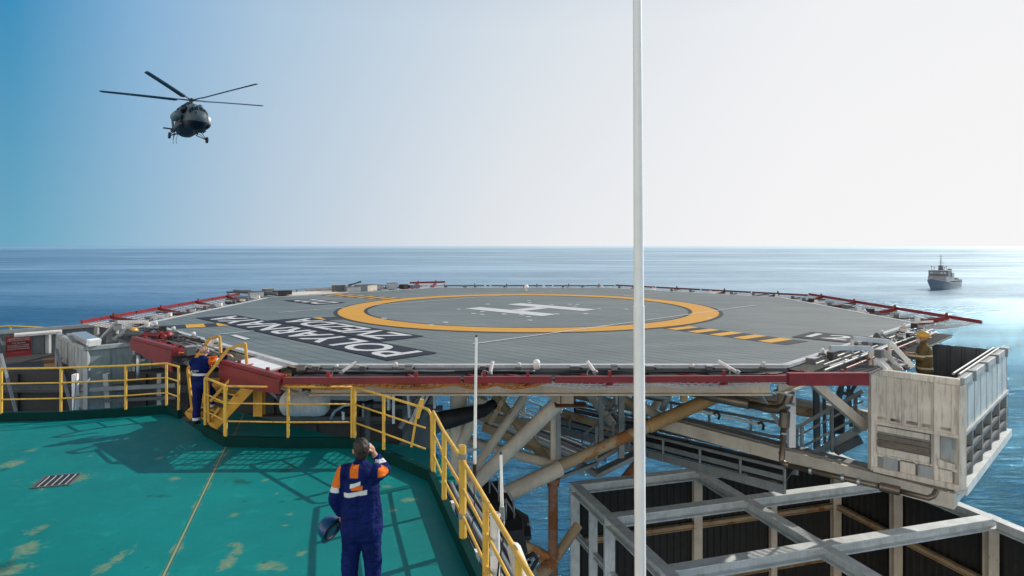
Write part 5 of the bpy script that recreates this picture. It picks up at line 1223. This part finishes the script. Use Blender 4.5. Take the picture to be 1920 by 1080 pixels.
def slab(name, pts, th, mat, ax): 
    mb = MB(); n_ = V(*ax)*th; mb.loft([[Vector(p)-n_ for p in pts], [Vector(p)+n_ for p in pts]]); return mb.build(name, mat, HC_, local=True)
slab('tail_fin', [(0, -11.2, -1.7), (0, -12.0, -1.7), (0, -13.2, .35), (0, -12.6, .4)], .09, M_hd, (1, 0, 0)); slab('tailplane', [(1.5, -10.3, -2.0), (1.5, -10.9, -2.0), (-1.5, -10.9, -2.0), (-1.5, -10.3, -2.0)], .05, M_hd, (0, 0, 1))
slab('tail_bumper', [(0, -10.6, -2.3), (0, -11.2, -2.2), (0, -11.4, -3.4), (0, -11.3, -3.4)], .04, M_hd, (1, 0, 0))
TRt = None
mb = MB(); c0 = V(-.42, -12.75, .1); mb.tube(c0, c0+V(.4, 0, 0), .1); tr_ = mb.build('tail_rotor', M_hd, HC_, local=True)
for k in range(3):
    a = R(25+120*k); d = V(0, math.cos(a), math.sin(a)); n_ = V(0, -math.sin(a), math.cos(a)); mb = MB(); mb.loft([[c0+d*.15+n_*.12, c0+d*.15-n_*.12, c0+d*.15-n_*.12+V(.03, 0, 0), c0+d*.15+n_*.12+V(.03, 0, 0)], [c0+d*1.9+n_*.14, c0+d*1.9-n_*.14, c0+d*1.9-n_*.14+V(.03, 0, 0), c0+d*1.9+n_*.14+V(.03, 0, 0)]]); mb.build('tail_blade', M_blade, tr_, local=True)
mb = MB(); mb.tube((0, 0, -.75), (0, 0, .12), .17, n=16); mb.tube((0, 0, -.05), (0, 0, .16), .42, .34, n=16); mb.ball((0, 0, .2), (.2, .2, .12)); rh = mb.build('rotor_hub', M_hd, HC_, local=True)
inv = HC_.rotation_euler.to_matrix().inverted()
def rdir(a):   # rotor disc measured in world axes, then turned into the airframe's
    cone = .0846; x, y, z = math.cos(a)*math.cos(cone), math.sin(a)*math.cos(cone), math.sin(cone)
    pit, rol = -.004, -.0499
    y, z = y*math.cos(pit)-z*math.sin(pit), y*math.sin(pit)+z*math.cos(pit)
    x, z = x*math.cos(rol)+z*math.sin(rol), -x*math.sin(rol)+z*math.cos(rol)
    return inv @ V(x, y, z)
for k in range(5):
    a = -.3045+k*2*math.pi/5; d = rdir(a); t_ = rdir(a+math.pi/2)
    t_ = (t_-d*t_.dot(d)).normalized(); n_ = d.cross(t_)
    mb = MB(); mb.tube(d*.3, d*1.9, .10, .07, n=8); mb.build('blade_grip', M_hd, rh, local=True)
    rings = []
    for r_, ch, tw in ((1.7, .34, .30), (2.1, .62, .28), (5, .62, .20), (8, .62, .12), (10.3, .62, .07), (10.65, .45, .06)):
        tt = t_*math.cos(tw)+n_*math.sin(tw); nn = n_*math.cos(tw)-t_*math.sin(tw)
        sag = n_*(-.012*max(0, 6-r_)) 
        rings.append([d*r_+sag+tt*(ch*.35)+nn*.0, d*r_+sag+tt*(ch*.15)+nn*.09, d*r_+sag-tt*(ch*.65), d*r_+sag+tt*(ch*.15)-nn*.08])
    mb = MB(); mb.loft(rings); mb.build('rotor_blade', M_blade, rh, smooth=True, local=True)
for (x, y) in ((.2, -1.0), (.5, -1.4)):
    mb = MB(); mb.path([V(x+.6, y-3, -4.0), V(x+.75, y-3.2, -4.7), V(x+.7, y-3.1, -5.3)], .035, n=6); mb.build('trailing_line', M_hg, HC_, local=True)
# ------------------------------------------------------------------ support ship
shc = V((1769-960)/F*423, 423, SEA)
SH = thing('ship', 'small dark-hulled support ship with a tall mast on the sea at far right', 'ship', tuple(shc))
SH.rotation_euler = (0, 0, math.atan2(.735, -.678)); SH.scale = (.82, .88, 1)
M_hull = paint('ship_hull', (.07, .11, .16), .6, rust=.1, scale=.3); M_sup = paint('ship_grey', (.27, .30, .33), .6, scale=.3, rust=.05); M_supd = paint('ship_dark', (.12, .15, .18), .7, scale=.3); M_shw = paint('ship_light', (.55, .56, .56), .6, scale=.4, rust=.2)  # ship colours paled and blued, distance haze mixed into the paint
st = [(-30, 5.6, 5.2, 3.4), (-24, 6.6, 6.2, 3.3), (-8, 7.0, 6.6, 3.5), (6, 7.0, 6.3, 4.2), (16, 6.6, 4.6, 5.2), (23, 4.9, 2.4, 6.0), (28, 2.6, .7, 6.7), (31, .35, .1, 7.2)]
mb = MB(); mb.loft([[V(-wt, y, h_), V(-wt*.99, y, h_-.9), V(-ww, y-(.0 if y < 20 else (y-20)*.12), 0), V(-ww*.8, y-1, -1.5), V(ww*.8, y-1, -1.5), V(ww, y-(.0 if y < 20 else (y-20)*.12), 0), V(wt*.99, y, h_-.9), V(wt, y, h_)] for y, wt, ww, h_ in st]); mb.build('hull', M_hull, SH, smooth=True, local=True)
mb = MB()
for i in range(len(st)-1):
    for sg in (-1, 1):
        a, b2 = st[i], st[i+1]; mb.beam(V(sg*a[1], a[0], a[3]+.15), V(sg*b2[1], b2[0], b2[3]+.15), .3, .5)
mb.build('bulwark', M_sup, SH, local=True)
def sbx(name, c_, s3, mat, bv=.15): mb = MB(); mb.box(c_, s3); return mb.build(name, mat, SH, bevel=bv, local=True)
sbx('deckhouse', (0, 6, 6.8), (12.6, 22, 3.6), M_sup); sbx('bridge', (0, 9, 10.2), (13.4, 10, 3.4), M_supd); sbx('bridge_roof', (0, 9, 12.1), (13.8, 10.6, .4), M_sup); [sbx('bridge_window', (x_, 14.05, 10.7), (1.7, .15, .9), M_sup if x_ in (0, 2.2) else M_shw, .02) for x_ in (-4.6, -2.3, 0, 2.2, 4.6)]; sbx('side_shelter', (6.2, 2, 9.4), (2, 6, 2.4), M_sup); sbx('side_shelter', (-6.2, 2, 9.4), (2, 6, 2.4), M_sup)
sbx('mast_house', (0, 7, 13.7), (2.8, 3.0, 3.4), M_supd); sbx('funnel', (-3.2, -4, 11), (2.2, 3.2, 4), M_supd); sbx('funnel', (3.2, -4, 11), (2.2, 3.2, 4), M_supd); sbx('cargo_rail', (0, -16, 4.6), (12.8, 20, 1.8), M_supd)
for x, y, z, a in ((5.5, -22, 4.5, 3.5), (-5.5, -22, 4.5, 3.5), (5.8, -12, 4.5, 3.0)): sbx('deck_cargo', (x*.6, y, z+1), (3, 5, 2.2), M_shw if x > 0 else M_sup)
mb = MB(); mb.tube((0, 7, 15), (0, 7, 22.6), .32, .12); ma = mb.build('mast', M_supd, SH, local=True)
for z_, L_ in ((21.4, 4.2), (20.2, 2.4), (18.4, 3.0), (17.0, 3.8)): mb = MB(); mb.beam(V(-L_*.5, 7, z_), V(L_*.5, 7, z_), .12, .12); mb.build('yard', M_supd, ma, local=True)
for sg in (-1, 1): mb = MB(); mb.tube((0, 7, 20.0), (2.6*sg, 3, 12.3), .05, n=6); mb.build('stay', M_supd, ma, local=True)
for x, y, z0, z1 in ((-5, 12, 12.3, 15.2), (-3.6, 11, 12.3, 14.4), (5, 12, 12.3, 15), (4.3, 8, 12.3, 14.4), (-2.4, 10, 12.3, 13.2)): mb = MB(); mb.tube((x, y, z0), (x, y, z1), .16, .08); mb.box((x, y, z1-.3), (.9, .5, .5)); mb.build('antenna', M_supd, SH, local=True)
for sg in (-1, 1):
    mb = MB()
    for k in range(9): mb.tube((sg*(6.7-.0*k), 14-5*k, 4.8), (sg*6.7, 14-5*k, 5.9), .07, n=6)
    mb.beam(V(sg*6.7, 14, 5.9), V(sg*6.7, -26, 4.6), .1, .1); mb.build('deck_rail', M_shw, SH, local=True)
mb = MB(); mb.path([V(6.9, 3, 2.4), V(7.1, 3, 1.6), V(7.1, 3, .6)], .35, n=8); mb.build('fender', M_rubber, SH, local=True)
# ------------------------------------------------------------------ small gear along the helideck edge
UNIT = 1.26
ORD = ['first', 'second', 'third', 'fourth', 'fifth', 'sixth', 'seventh', 'eighth', 'ninth', 'tenth', 'eleventh', 'twelfth', 'thirteenth', 'fourteenth']
def jbox(label, p, size, rz=0, mat=M_dgrey, group=None, lid=True):
    p = Vector(p); t = thing('junction_box', label, 'junction box', tuple(p), group); rt_ = Matrix.Rotation(rz, 3, 'Z')
    mb = MB(); mb.box(tuple(p+V(0, 0, size[2]/2)), size, rt_); mb.build('housing', mat, t, bevel=.006)
    if lid: mb = MB(); mb.box(tuple(p+V(0, 0, size[2]+.008)), (size[0]*1.06, size[1]*1.06, .016), rt_); mb.build('lid', M_alu if mat is M_dgrey else M_dgrey, t)
    mb = MB(); mb.tube(p+rt_ @ V(size[0]*.5, 0, size[2]*.4), p+rt_ @ V(size[0]*.5+.05, 0, size[2]*.4), .018, n=8); mb.build('cable_gland', M_black, t)
    return t
def dlight(label, p, h=.10, r=.045, mat=M_whites, group=None):
    p = Vector(p); t = thing('deck_light', label, 'deck light', tuple(p), group)
    mb = MB(); mb.tube(p, p+V(0, 0, .03), r*1.5, n=16); mb.build('base', M_dgrey, t, smooth=True)
    mb = MB(); mb.lathe([(r, .03), (r, h*.75), (r*.8, h*.93), (.004, h)], 16, Matrix.Translation(p)); mb.build('lens', mat, t, smooth='all')
    return t
# tray, black strip and conduits between deck and near net
mb = MB(); mb.beam(V(-3.8, 11.32, DECK-.045), V(4.85, 11.32, DECK-.045), .10, .07); mb.build('cable_tray', M_dgrey, HD)
mb = MB(); mb.beam(V(-3.75, 10.98, DECK-.10), V(4.9, 10.98, DECK-.10), .50, .02); mb.build('black_edge_mat', M_black, HD)
mb = MB(); mb.beam(V(-3.95, 11.50, DECK-.13), V(4.98, 11.50, DECK-.13), .03, .17); mb.build('dark_fascia', M_black, HD)
for k, (x0, x1, y_, r_) in enumerate(((-3.6, .4, 11.22, .018), (-1.0, 4.7, 11.16, .014), (-3.5, 4.6, 11.06, .012))):
    t = thing('cable', ['pale cable along the left half of the near deck edge', 'thin cable along the right half of the near deck edge', 'long black cable on the mat below the near deck edge'][k], 'cable', (x0, y_, DECK-.06)); n = 14
    mb = MB(); mb.path([V(x0+(x1-x0)*i/n, y_+.03*math.sin(i*2.1+k), DECK-.05+(.02*math.sin(i*1.3) if k else 0)) for i in range(n+1)], r_, n=6); mb.build('cable', [M_grey, M_rubber, M_rubber][k], t, smooth='all')
near = [('j', 565, .14), ('j', 592, .12), ('l', 628, .08), ('l', 740, .12), ('j', 766, .13), ('j', 905, .10), ('l', 973, .11), ('j', 1078, .16), ('j', 1218, .14), ('j', 1152, .10), ('l', 1300, .09), ('l', 1434, .13), ('j', 680, .10), ('j', 1330, .1)]
nj = nl = 0
near.sort(key=lambda q: q[1])
for kd, px, s3 in near:
    x = (px-960)/F*11.2; p = (x, 11.22, DECK-.03)
    if kd == 'j': jbox('%s junction box from the left along the near edge of the helideck' % ORD[nj], p, (s3, .12, .07), .0, M_dgrey if nj % 3 else M_grey, 'junction boxes on the near helideck edge'); nj += 1
    else: dlight('%s small deck light from the left along the near edge of the helideck' % ORD[nl], (x, 11.28, DECK-.02), s3, .04, M_whites if nl % 2 else M_offw, 'deck lights on the near helideck edge'); nl += 1
q = V((1006-960)/F*11.3, 11.3, DECK-.03)
t = thing('beacon_light', 'larger white domed beacon on the near helideck edge between the whip antenna and the mast', 'beacon', tuple(q))
mb = MB(); mb.lathe([(.062, 0), (.062, .11), (.055, .145), (.032, .168), (.004, .175)], 20, Matrix.Translation(q)); mb.build('dome', M_white, t, smooth='all')
for k, (x0, y0, x1, y1) in enumerate(((640, 698, 668, 679), (919, 700, 924, 678), (1116, 698, 1101, 678), (1382, 698, 1346, 677))):
    a, b2 = P(x0, y0, 10.75), P(x1, y1, 10.9); t = thing('swing_arm', '%s tilted pale tube from the left, standing on the near red net beam' % ORD[k], 'tube', tuple(a), 'tilted tubes on the near net beam')
    mb = MB(); mb.tube(a, b2, .030, n=12); mb.build('tube', M_whites, t, smooth=True); mb = MB(); mb.tube(a-(b2-a)*.12, a+(b2-a)*.05, .045, n=12); mb.build('socket', M_grey, t, smooth=True)
    mb = MB(); mb.path([a, a+V(-.10, -.02, .06), a+V(-.14, -.04, 0), a+V(-.12, -.08, -.10)], .010, n=6); mb.build('lanyard', M_grey, t, smooth='all')
# beacon on a stick at the far edge
q = P(987, 551, 30.5); t = thing('far_beacon', 'white ball lamp on a thin stick at the far helideck edge', 'beacon', tuple(q))
mb = MB(); mb.tube(q, P(987, 540, 30.5), .03); mb.build('stick', M_white, t); mb = MB(); mb.ball(P(987, 538, 30.5), .11); mb.build('ball', M_white, t, smooth=True)
# ---- monitor (water cannon)
def monitor(label, p, aim, s=1.0, mat=M_red):
    p = Vector(p); t = thing('fire_monitor', label, 'fire monitor', tuple(p)); aim = Vector(aim).normalized()
    mb = MB(); mb.tube(p, p+V(0, 0, .34)*s, .06*s, n=14); mb.tube(p, p+V(0, 0, .03)*s, .11*s, n=14); mb.build('riser', mat, t, smooth=True)
    c_ = p+V(0, 0, .42)*s; mb = MB(); mb.ball(c_, .10*s, 14); mb.tube(c_-aim.cross(V(0, 0, 1))*.14*s, c_+aim.cross(V(0, 0, 1))*.14*s, .05*s, n=12); mb.build('swivel', mat, t, smooth=True)
    mb = MB(); mb.tube(c_, c_+aim*.55*s, .055*s, .042*s, n=14); mb.tube(c_+aim*.12*s, c_+aim*.16*s, .085*s, n=14); mb.build('barrel', mat, t, smooth=True)
    mb = MB(); mb.lathe([(.045, .5), (.055, .55), (.055, .72), (.085, .84), (.078, .84), (.04, .7)], 16, Matrix.Translation(c_) @ (aim.to_track_quat('Z', 'Y').to_matrix().to_4x4() @ Matrix.Diagonal((s, s, s, 1)))); mb.build('nozzle', M_dgrey, t, smooth='all')
    w_ = c_-aim*.16*s-V(0, 0, .05)*s; mb = MB(); mb.path([w_+(aim.cross(V(0, 0, 1)).normalized()*math.cos(k*math.pi/8)+V(0, 0, 1)*math.sin(k*math.pi/8))*.10*s for k in range(16)], .012*s, n=6, closed=True); mb.build('hand_wheel', M_black, t, smooth='all')
    return t
monitor('dark red fire monitor aimed left across the deck beside the firefighter', V(8.95, 14.6, 1.20), (-.80, -.1, .42), .95)
monitor('dark red fire monitor lying level at the left corner of the helideck', V(-8.05, 14.95, 1.40), (-.98, .1, .05), 1.2)
# ---- aluminium access rails from the deck down into both platforms
def access(label, runs, group=None):
    t = thing('access_rail', label, 'handrail', tuple(runs[0][0]), group)
    for pts in runs:
        for a, b2 in zip(pts, pts[1:]): mb = MB(); mb.beam(a, b2, .06, .09); mb.build('rail', M_alu, t)
        for q in pts[:-1]: mb = MB(); mb.beam(q-V(0, 0, .03), q-V(0, 0, .42), .05, .05); mb.build('post', M_panelw, t)
    return t
access('far aluminium handrail stepping down from the deck to the firefighter', [[P(1598, 634, 13.1), P(1668, 641, 13.1), P(1712, 688, 12.9)], [P(1655, 656, 13.0), P(1690, 694, 12.8)]])
access('near aluminium handrail stepping down beside the red net corner', [[P(1556, 652, 12.6), P(1632, 653, 12.6), P(1672, 698, 12.5)], [P(1640, 672, 12.5), P(1662, 696, 12.4)]])
access('aluminium handrail stepping down into the left platform behind the yellow hard hat', [[P(278, 603, 17.0), P(220, 604, 17.0), P(188, 637, 16.6)], [P(243, 612, 16.6), P(213, 638, 16.4)]])
for (x, y0, y1) in ((1612, 640, 690), (1640, 655, 695), (1590, 640, 668)):
    pass
t = thing('aluminium_stair', 'short aluminium stair between the helideck rim and the right platform', 'stairs', tuple(P(1640, 690, 12.8)))
for k in range(4):
    mb = MB(); a = P(1600+26*k, 655+11*k, 13.3-.15*k); mb.beam(a, a+W*.55, .18, .03); mb.build('tread', M_alu, t)
for o_ in (0, .55): mb = MB(); mb.beam(P(1592, 652, 13.35)+W*o_, P(1690, 694, 12.75)+W*o_, .04, .10); mb.build('stringer', M_grey, t)
# ---- conduits, boxes and cables along the slanting near edges
rnd = random.Random(3)
E0, E1_ = V(5.0, 11.6, 0), V(11.1, 17.75, 0)
def side_gear(e0, along, out, L_, lab, seedn, n_box=8, s_from=0):
    rr = random.Random(seedn)
    for k, (o_, r_, z_, mt) in enumerate(((.30, .022, -.02, M_grey), (.40, .016, -.04, M_panel), (.50, .035, -.07, M_dgrey), (.62, .020, -.03, M_grey), (.74, .022, -.08, M_red))):
        s0, s1 = s_from+rr.uniform(0, .8), L_-rr.uniform(0, 1.0)
        t = thing('conduit', '%s conduit outward from the deck along the %s' % (ORD[k], lab), 'pipe', tuple(e0+along*s0+out*o_+V(0, 0, DECK+z_)), 'conduits along the '+lab)
        mb = MB(); mb.tube(e0+along*s0+out*o_+V(0, 0, DECK+z_), e0+along*s1+out*o_+V(0, 0, DECK+z_), r_, n=10); mb.build('pipe', mt, t, smooth=True)
        for j in range(4): q = e0+along*(s0+(s1-s0)*(j+.5)/4)+out*o_+V(0, 0, DECK+z_); mb = MB(); mb.tube(q-along*.03, q+along*.03, r_*1.35, n=10); mb.build('clip', M_grey if mt is not M_grey else M_black, t, smooth=True)
    for k in range(n_box):
        s_ = s_from+(L_-s_from)*(k+.5)/n_box+rr.uniform(-.15, .15); o_ = rr.choice((.22, .34, .55, .9)); sz = (rr.uniform(.14, .3), rr.uniform(.10, .18), rr.uniform(.07, .17))
        jbox('%s box counting from the near end along the %s' % (ORD[k], lab), e0+along*s_+out*o_+V(0, 0, DECK-.04), sz, math.atan2(along.y, along.x)+rr.uniform(-.1, .1), rr.choice((M_black, M_dgrey, M_alu, M_panelw, M_grey)), 'boxes along the '+lab)
    for k in range(5):
        s_ = s_from+rr.uniform(0, L_-s_from-2); pts = []
        for j in range(12): pts.append(e0+along*(s_+j*.2)+out*(.25+.5*rr.random())+V(0, 0, DECK+rr.uniform(-.06, .10)))
        t = thing('cable', '%s tangled black cable from the near end along the %s' % (ORD[k], lab), 'cable', tuple(pts[0]), 'tangled cables along the '+lab)
        sm = []
        for a, b2, c2 in zip(pts, pts[1:], pts[2:]): sm += [(a+b2)/2, (a+6*b2+c2)/8]
        mb = MB(); mb.path(sm, .014, n=5); mb.build('cable', M_rubber, t, smooth='all')
    for k in range(4):
        s_ = s_from+(L_-s_from)*(k+.7)/4.3; dlight('%s deck light from the near end along the %s' % (ORD[k], lab), e0+along*s_+out*.12+V(0, 0, DECK+.02), .13, .045, M_offw, 'deck lights along the '+lab)
side_gear(E0, W, U, 8.3, 'near right edge of the helideck', 5, 9)
side_gear(V(-3.95, 11.6, 0), -U, -W, 8.4, 'near left edge of the helideck', 9, 8, 2.4)
for k in range(6):
    q = V(11.75, 18.3+k*1.35, DECK-.02); jbox('%s small fitting from the near end along the right edge net' % ORD[k], q, (.12, .26, .10), .1*k, (M_dgrey, M_panel, M_black)[k % 3], 'fittings along the right edge net')
    q = V(-10.55, 18.6+k*1.3, DECK-.02); jbox('%s small fitting from the near end along the left edge net' % ORD[k], q, (.14, .24, .09), .2*k, (M_grey, M_black, M_panelw)[k % 3], 'fittings along the left edge net')
# grating deck under that gear on both sides
def open_grating(e0, al_, ou2, s0, s1, w0, w1):
    mb = MB(); n = int((s1-s0)/.16)
    for k in range(n+1): mb.beam(e0+al_*(s0+(s1-s0)*k/n)+ou2*w0+V(0, 0, DECK-.2), e0+al_*(s0+(s1-s0)*k/n)+ou2*w1+V(0, 0, DECK-.2), .035, .03)
    for o_ in (w0, (w0+w1)/2, w1): mb.beam(e0+al_*s0+ou2*o_+V(0, 0, DECK-.225), e0+al_*s1+ou2*o_+V(0, 0, DECK-.225), .05, .03)
    mb.build('side_grating', M_dgrey, HD)
open_grating(E0, W, U, .1, 8.3, .2, .95); open_grating(V(-3.95, 11.6, 0), -U, -W, 2.2, 8.4, .2, .95)
# ---- equipment landing beyond the far left edge
L0, L1 = V(-10.1, 26.6, 0), V(-3.9, 32.85, 0); al = (L1-L0).normalized(); ou_ = V(-al.y, al.x, 0)
EP = thing('equipment_landing', 'pale plated equipment landing beyond the far left edge of the helideck', 'platform', tuple(L0+ou_+V(0, 0, DECK)))
for k, (s0, s1, o0, o1, z_, mt) in enumerate(((.1, 2.0, .5, 2.0, -.06, M_grey), (1.1, 3.9, .35, 2.1, .02, M_panelw), (4.2, 6.4, .3, 1.7, -.05, M_dgrey))):
    q = [L0+al*s0+ou_*o0, L0+al*s1+ou_*o0, L0+al*s1+ou_*o1, L0+al*s0+ou_*o1]; mb = MB(); mb.prism([(p.x, p.y) for p in q], DECK+z_-.06, DECK+z_); mb.build('plate', mt, EP)
mb = MB(); mb.beam(L0+ou_*2.15+V(0, 0, DECK+.12), L0+al*8+ou_*2.15+V(0, 0, DECK+.12), .06, .06); mb.build('rail', M_grey, EP)
for k in range(12): q = L0+al*(.2+k*.7)+ou_*2.15; mb = MB(); mb.beam(q+V(0, 0, DECK-.1), q+V(0, 0, DECK+.14), .05, .05); mb.build('post', M_dgrey, EP)
rr = random.Random(21)
for k in range(14):
    s_ = [-.3, .2, .6, 1.0][k] if k < 4 else 3.8+(k-4)*.47; o_ = rr.uniform(.4, 1.5)
    jbox('%s piece of equipment from the left on the far left landing' % ORD[k], L0+al*s_+ou_*o_+V(0, 0, DECK+.0), (rr.uniform(.25, .7), rr.uniform(.2, .45), rr.uniform(.10, .34)), math.atan2(al.y, al.x)+rr.uniform(-.3, .3), rr.choice((M_dgrey, M_grey, M_black, M_alu, M_panelw)), 'equipment on the far left landing')
for k, (a, b2, r_) in enumerate(((P(438, 546, 26.9), P(520, 551, 27.0), .07), (P(440, 556, 26.5), P(505, 560, 26.5), .05), (P(575, 545, 30), P(650, 541, 31), .08), (P(665, 547, 31), P(690, 536, 31.5), .07), (P(425, 548, 27.5), P(470, 545, 28.2), .05))):
    t = thing('pipe_length', '%s loose pipe length from the left on the far left landing' % ORD[k], 'pipe', tuple(a), 'pipe lengths on the far left landing'); mb = MB(); mb.tube(a, b2, r_, n=10); mb.build('pipe', [M_dgrey, M_grey, M_grey, M_black, M_dgrey][k], t, smooth=True)
monitor('small dark fire monitor at the far left landing, beside the far red net', P(655, 546, 31.3), (.8, .2, .25), .7, M_dgrey)
# ---- cable run, hose and lower landing outside the long right-hand railing
UNIT = 1.0
rq = V(.28, -.96, 0).normalized(); rn = V(.96, .28, 0).normalized()
def out(s_, o_, z_): q = V(-1.33, 10.82, 0)+rq*s_+rn*o_; return V(q.x, q.y, z_)
for k, (o_, r_, z_, mt) in enumerate(((.14, .020, -.02, M_rubber), (.19, .018, -.03, M_rubber), (.24, .022, -.02, M_rubber), (.30, .045, -.06, M_grey), (.42, .030, -.10, M_rubber), (.52, .06, -.16, M_grey))):
    t = thing('cable_run', '%s line outward in the cable run outside the long right-hand railing' % ORD[k], 'cable', tuple(out(0, o_, z_)), 'cables and pipes outside the right-hand railing')
    mb = MB(); mb.path([out(s_, o_+.012*math.sin(s_*1.7+k), z_+.01*math.sin(s_*2.3+k)) for s_ in [i*.4 for i in range(22)]], r_, n=8); mb.build('line', mt, t, smooth='all')
t = thing('cable_tray', 'grey ladder tray carrying the cables outside the right-hand railing', 'cable tray', tuple(out(0, .3, -.15)))
for o_ in (.09, .60): mb = MB(); mb.beam(out(-.2, o_, -.14), out(8.5, o_, -.14), .025, .12); mb.build('side_rail', M_grey, t)
for k in range(20): mb = MB(); mb.beam(out(.2+.42*k, .09, -.18), out(.2+.42*k, .60, -.18), .05, .02); mb.build('rung', M_alu, t)
t = thing('hose_bundle', 'thick white wrapped hose bundle outside the railing beside the shorter whip antenna', 'hose', tuple(out(3.4, .42, .1)))
mb = MB(); mb.path([out(2.9, .55, .05), out(3.2, .48, .26), out(3.7, .42, .24), out(4.2, .36, .10), out(4.5, .30, -.05)], [.05, .09, .10, .08, .05], n=12); mb.build('bundle', M_whites, t, smooth='all')
t = thing('black_loop_hose', 'black hose loop by the white pipe at the bottom edge', 'hose', tuple(out(5.0, .35, .1)))
mb = MB(); mb.path([out(4.6, .25, .05), out(4.85, .4, .28), out(5.2, .5, .34), out(5.55, .5, .20), out(5.9, .4, 0)], .025, n=8); mb.build('hose', M_rubber, t, smooth='all')
for k in range(9):
    t = thing('kerb_bracket', '%s small white bracket from the far end on the kerb of the right-hand railing' % ORD[k], 'bracket', tuple(out(.5+.8*k, .04, .1)), 'white brackets on the right kerb')
    mb = MB(); mb.box(tuple(out(.5+.8*k, .075, .10)), (.05, .10, .14), Matrix.Rotation(.28, 3, 'Z')); mb.build('plate', M_white, t, bevel=.006)
# lower landing with thin rails, seen through the railing
LL = thing('lower_landing', 'dark lower landing with thin grey handrails below the long yellow railing', 'platform', tuple(P(960, 1000, 17)))
mb = MB(); q = [P(925, 915, 19), P(948, 975, 17.5), P(985, 970, 17.5), P(955, 900, 19.5)]
mb = MB(); z_ = P(0, 985, 17).z; mb.prism([(-.75, 17.6), (-.1, 16.2), (.50, 16.4), (.45, 17.6), (-.2, 18.6)], z_-.1, z_); mb.build('floor', M_black, LL)
mb = MB(); mb.beam(P(920, 905, 18.5), P(960, 985, 17), .6, .08); mb.build('ramp', M_black, LL)
mb = MB(); mb.beam(P(955, 985, 16.6), P(968, 1070, 16.6), .7, .7); mb.build('enclosure_box', M_black, LL)
for pts in (((915, 880), (940, 905), (962, 935), (965, 975)), ((915, 895), (935, 925), (950, 945)), ((948, 935), (966, 965)), ((962, 1008), (990, 998), (996, 990), (989, 980)), ((930, 1045), (965, 1025), (962, 1008)), ((990, 1015), (996, 1008), (989, 995))):
    mb = MB(); mb.path([P(x, y, 17) for x, y in pts], .022, n=6); mb.build('handrail', M_grey, LL, smooth='all')
for x, y0, y1 in ((918, 880, 925), (935, 898, 940), (949, 935, 985), (964, 940, 985), (975, 1000, 1045), (989, 982, 1018)):
    mb = MB(); mb.tube(P(x, y0, 17), P(x, y1, 17), .022, n=6); mb.build('post', M_grey, LL, smooth='all')
for k, (x0, y0, x1, y1) in enumerate(((940, 1010, 990, 1078), (960, 1075, 1010, 1040), (985, 1040, 1005, 1075))): mb = MB(); mb.beam(P(x0, y0, 15), P(x1, y1, 15), .08, .08); mb.build('brace', M_grey, LL)
mb = MB(); mb.path([P(985, 1045, 12), P(1000, 1038, 12), P(1008, 1048, 12), P(998, 1066, 12), P(985, 1075, 12)], .04, n=8); mb.build('hose_loop', M_rubber, LL, smooth='all')
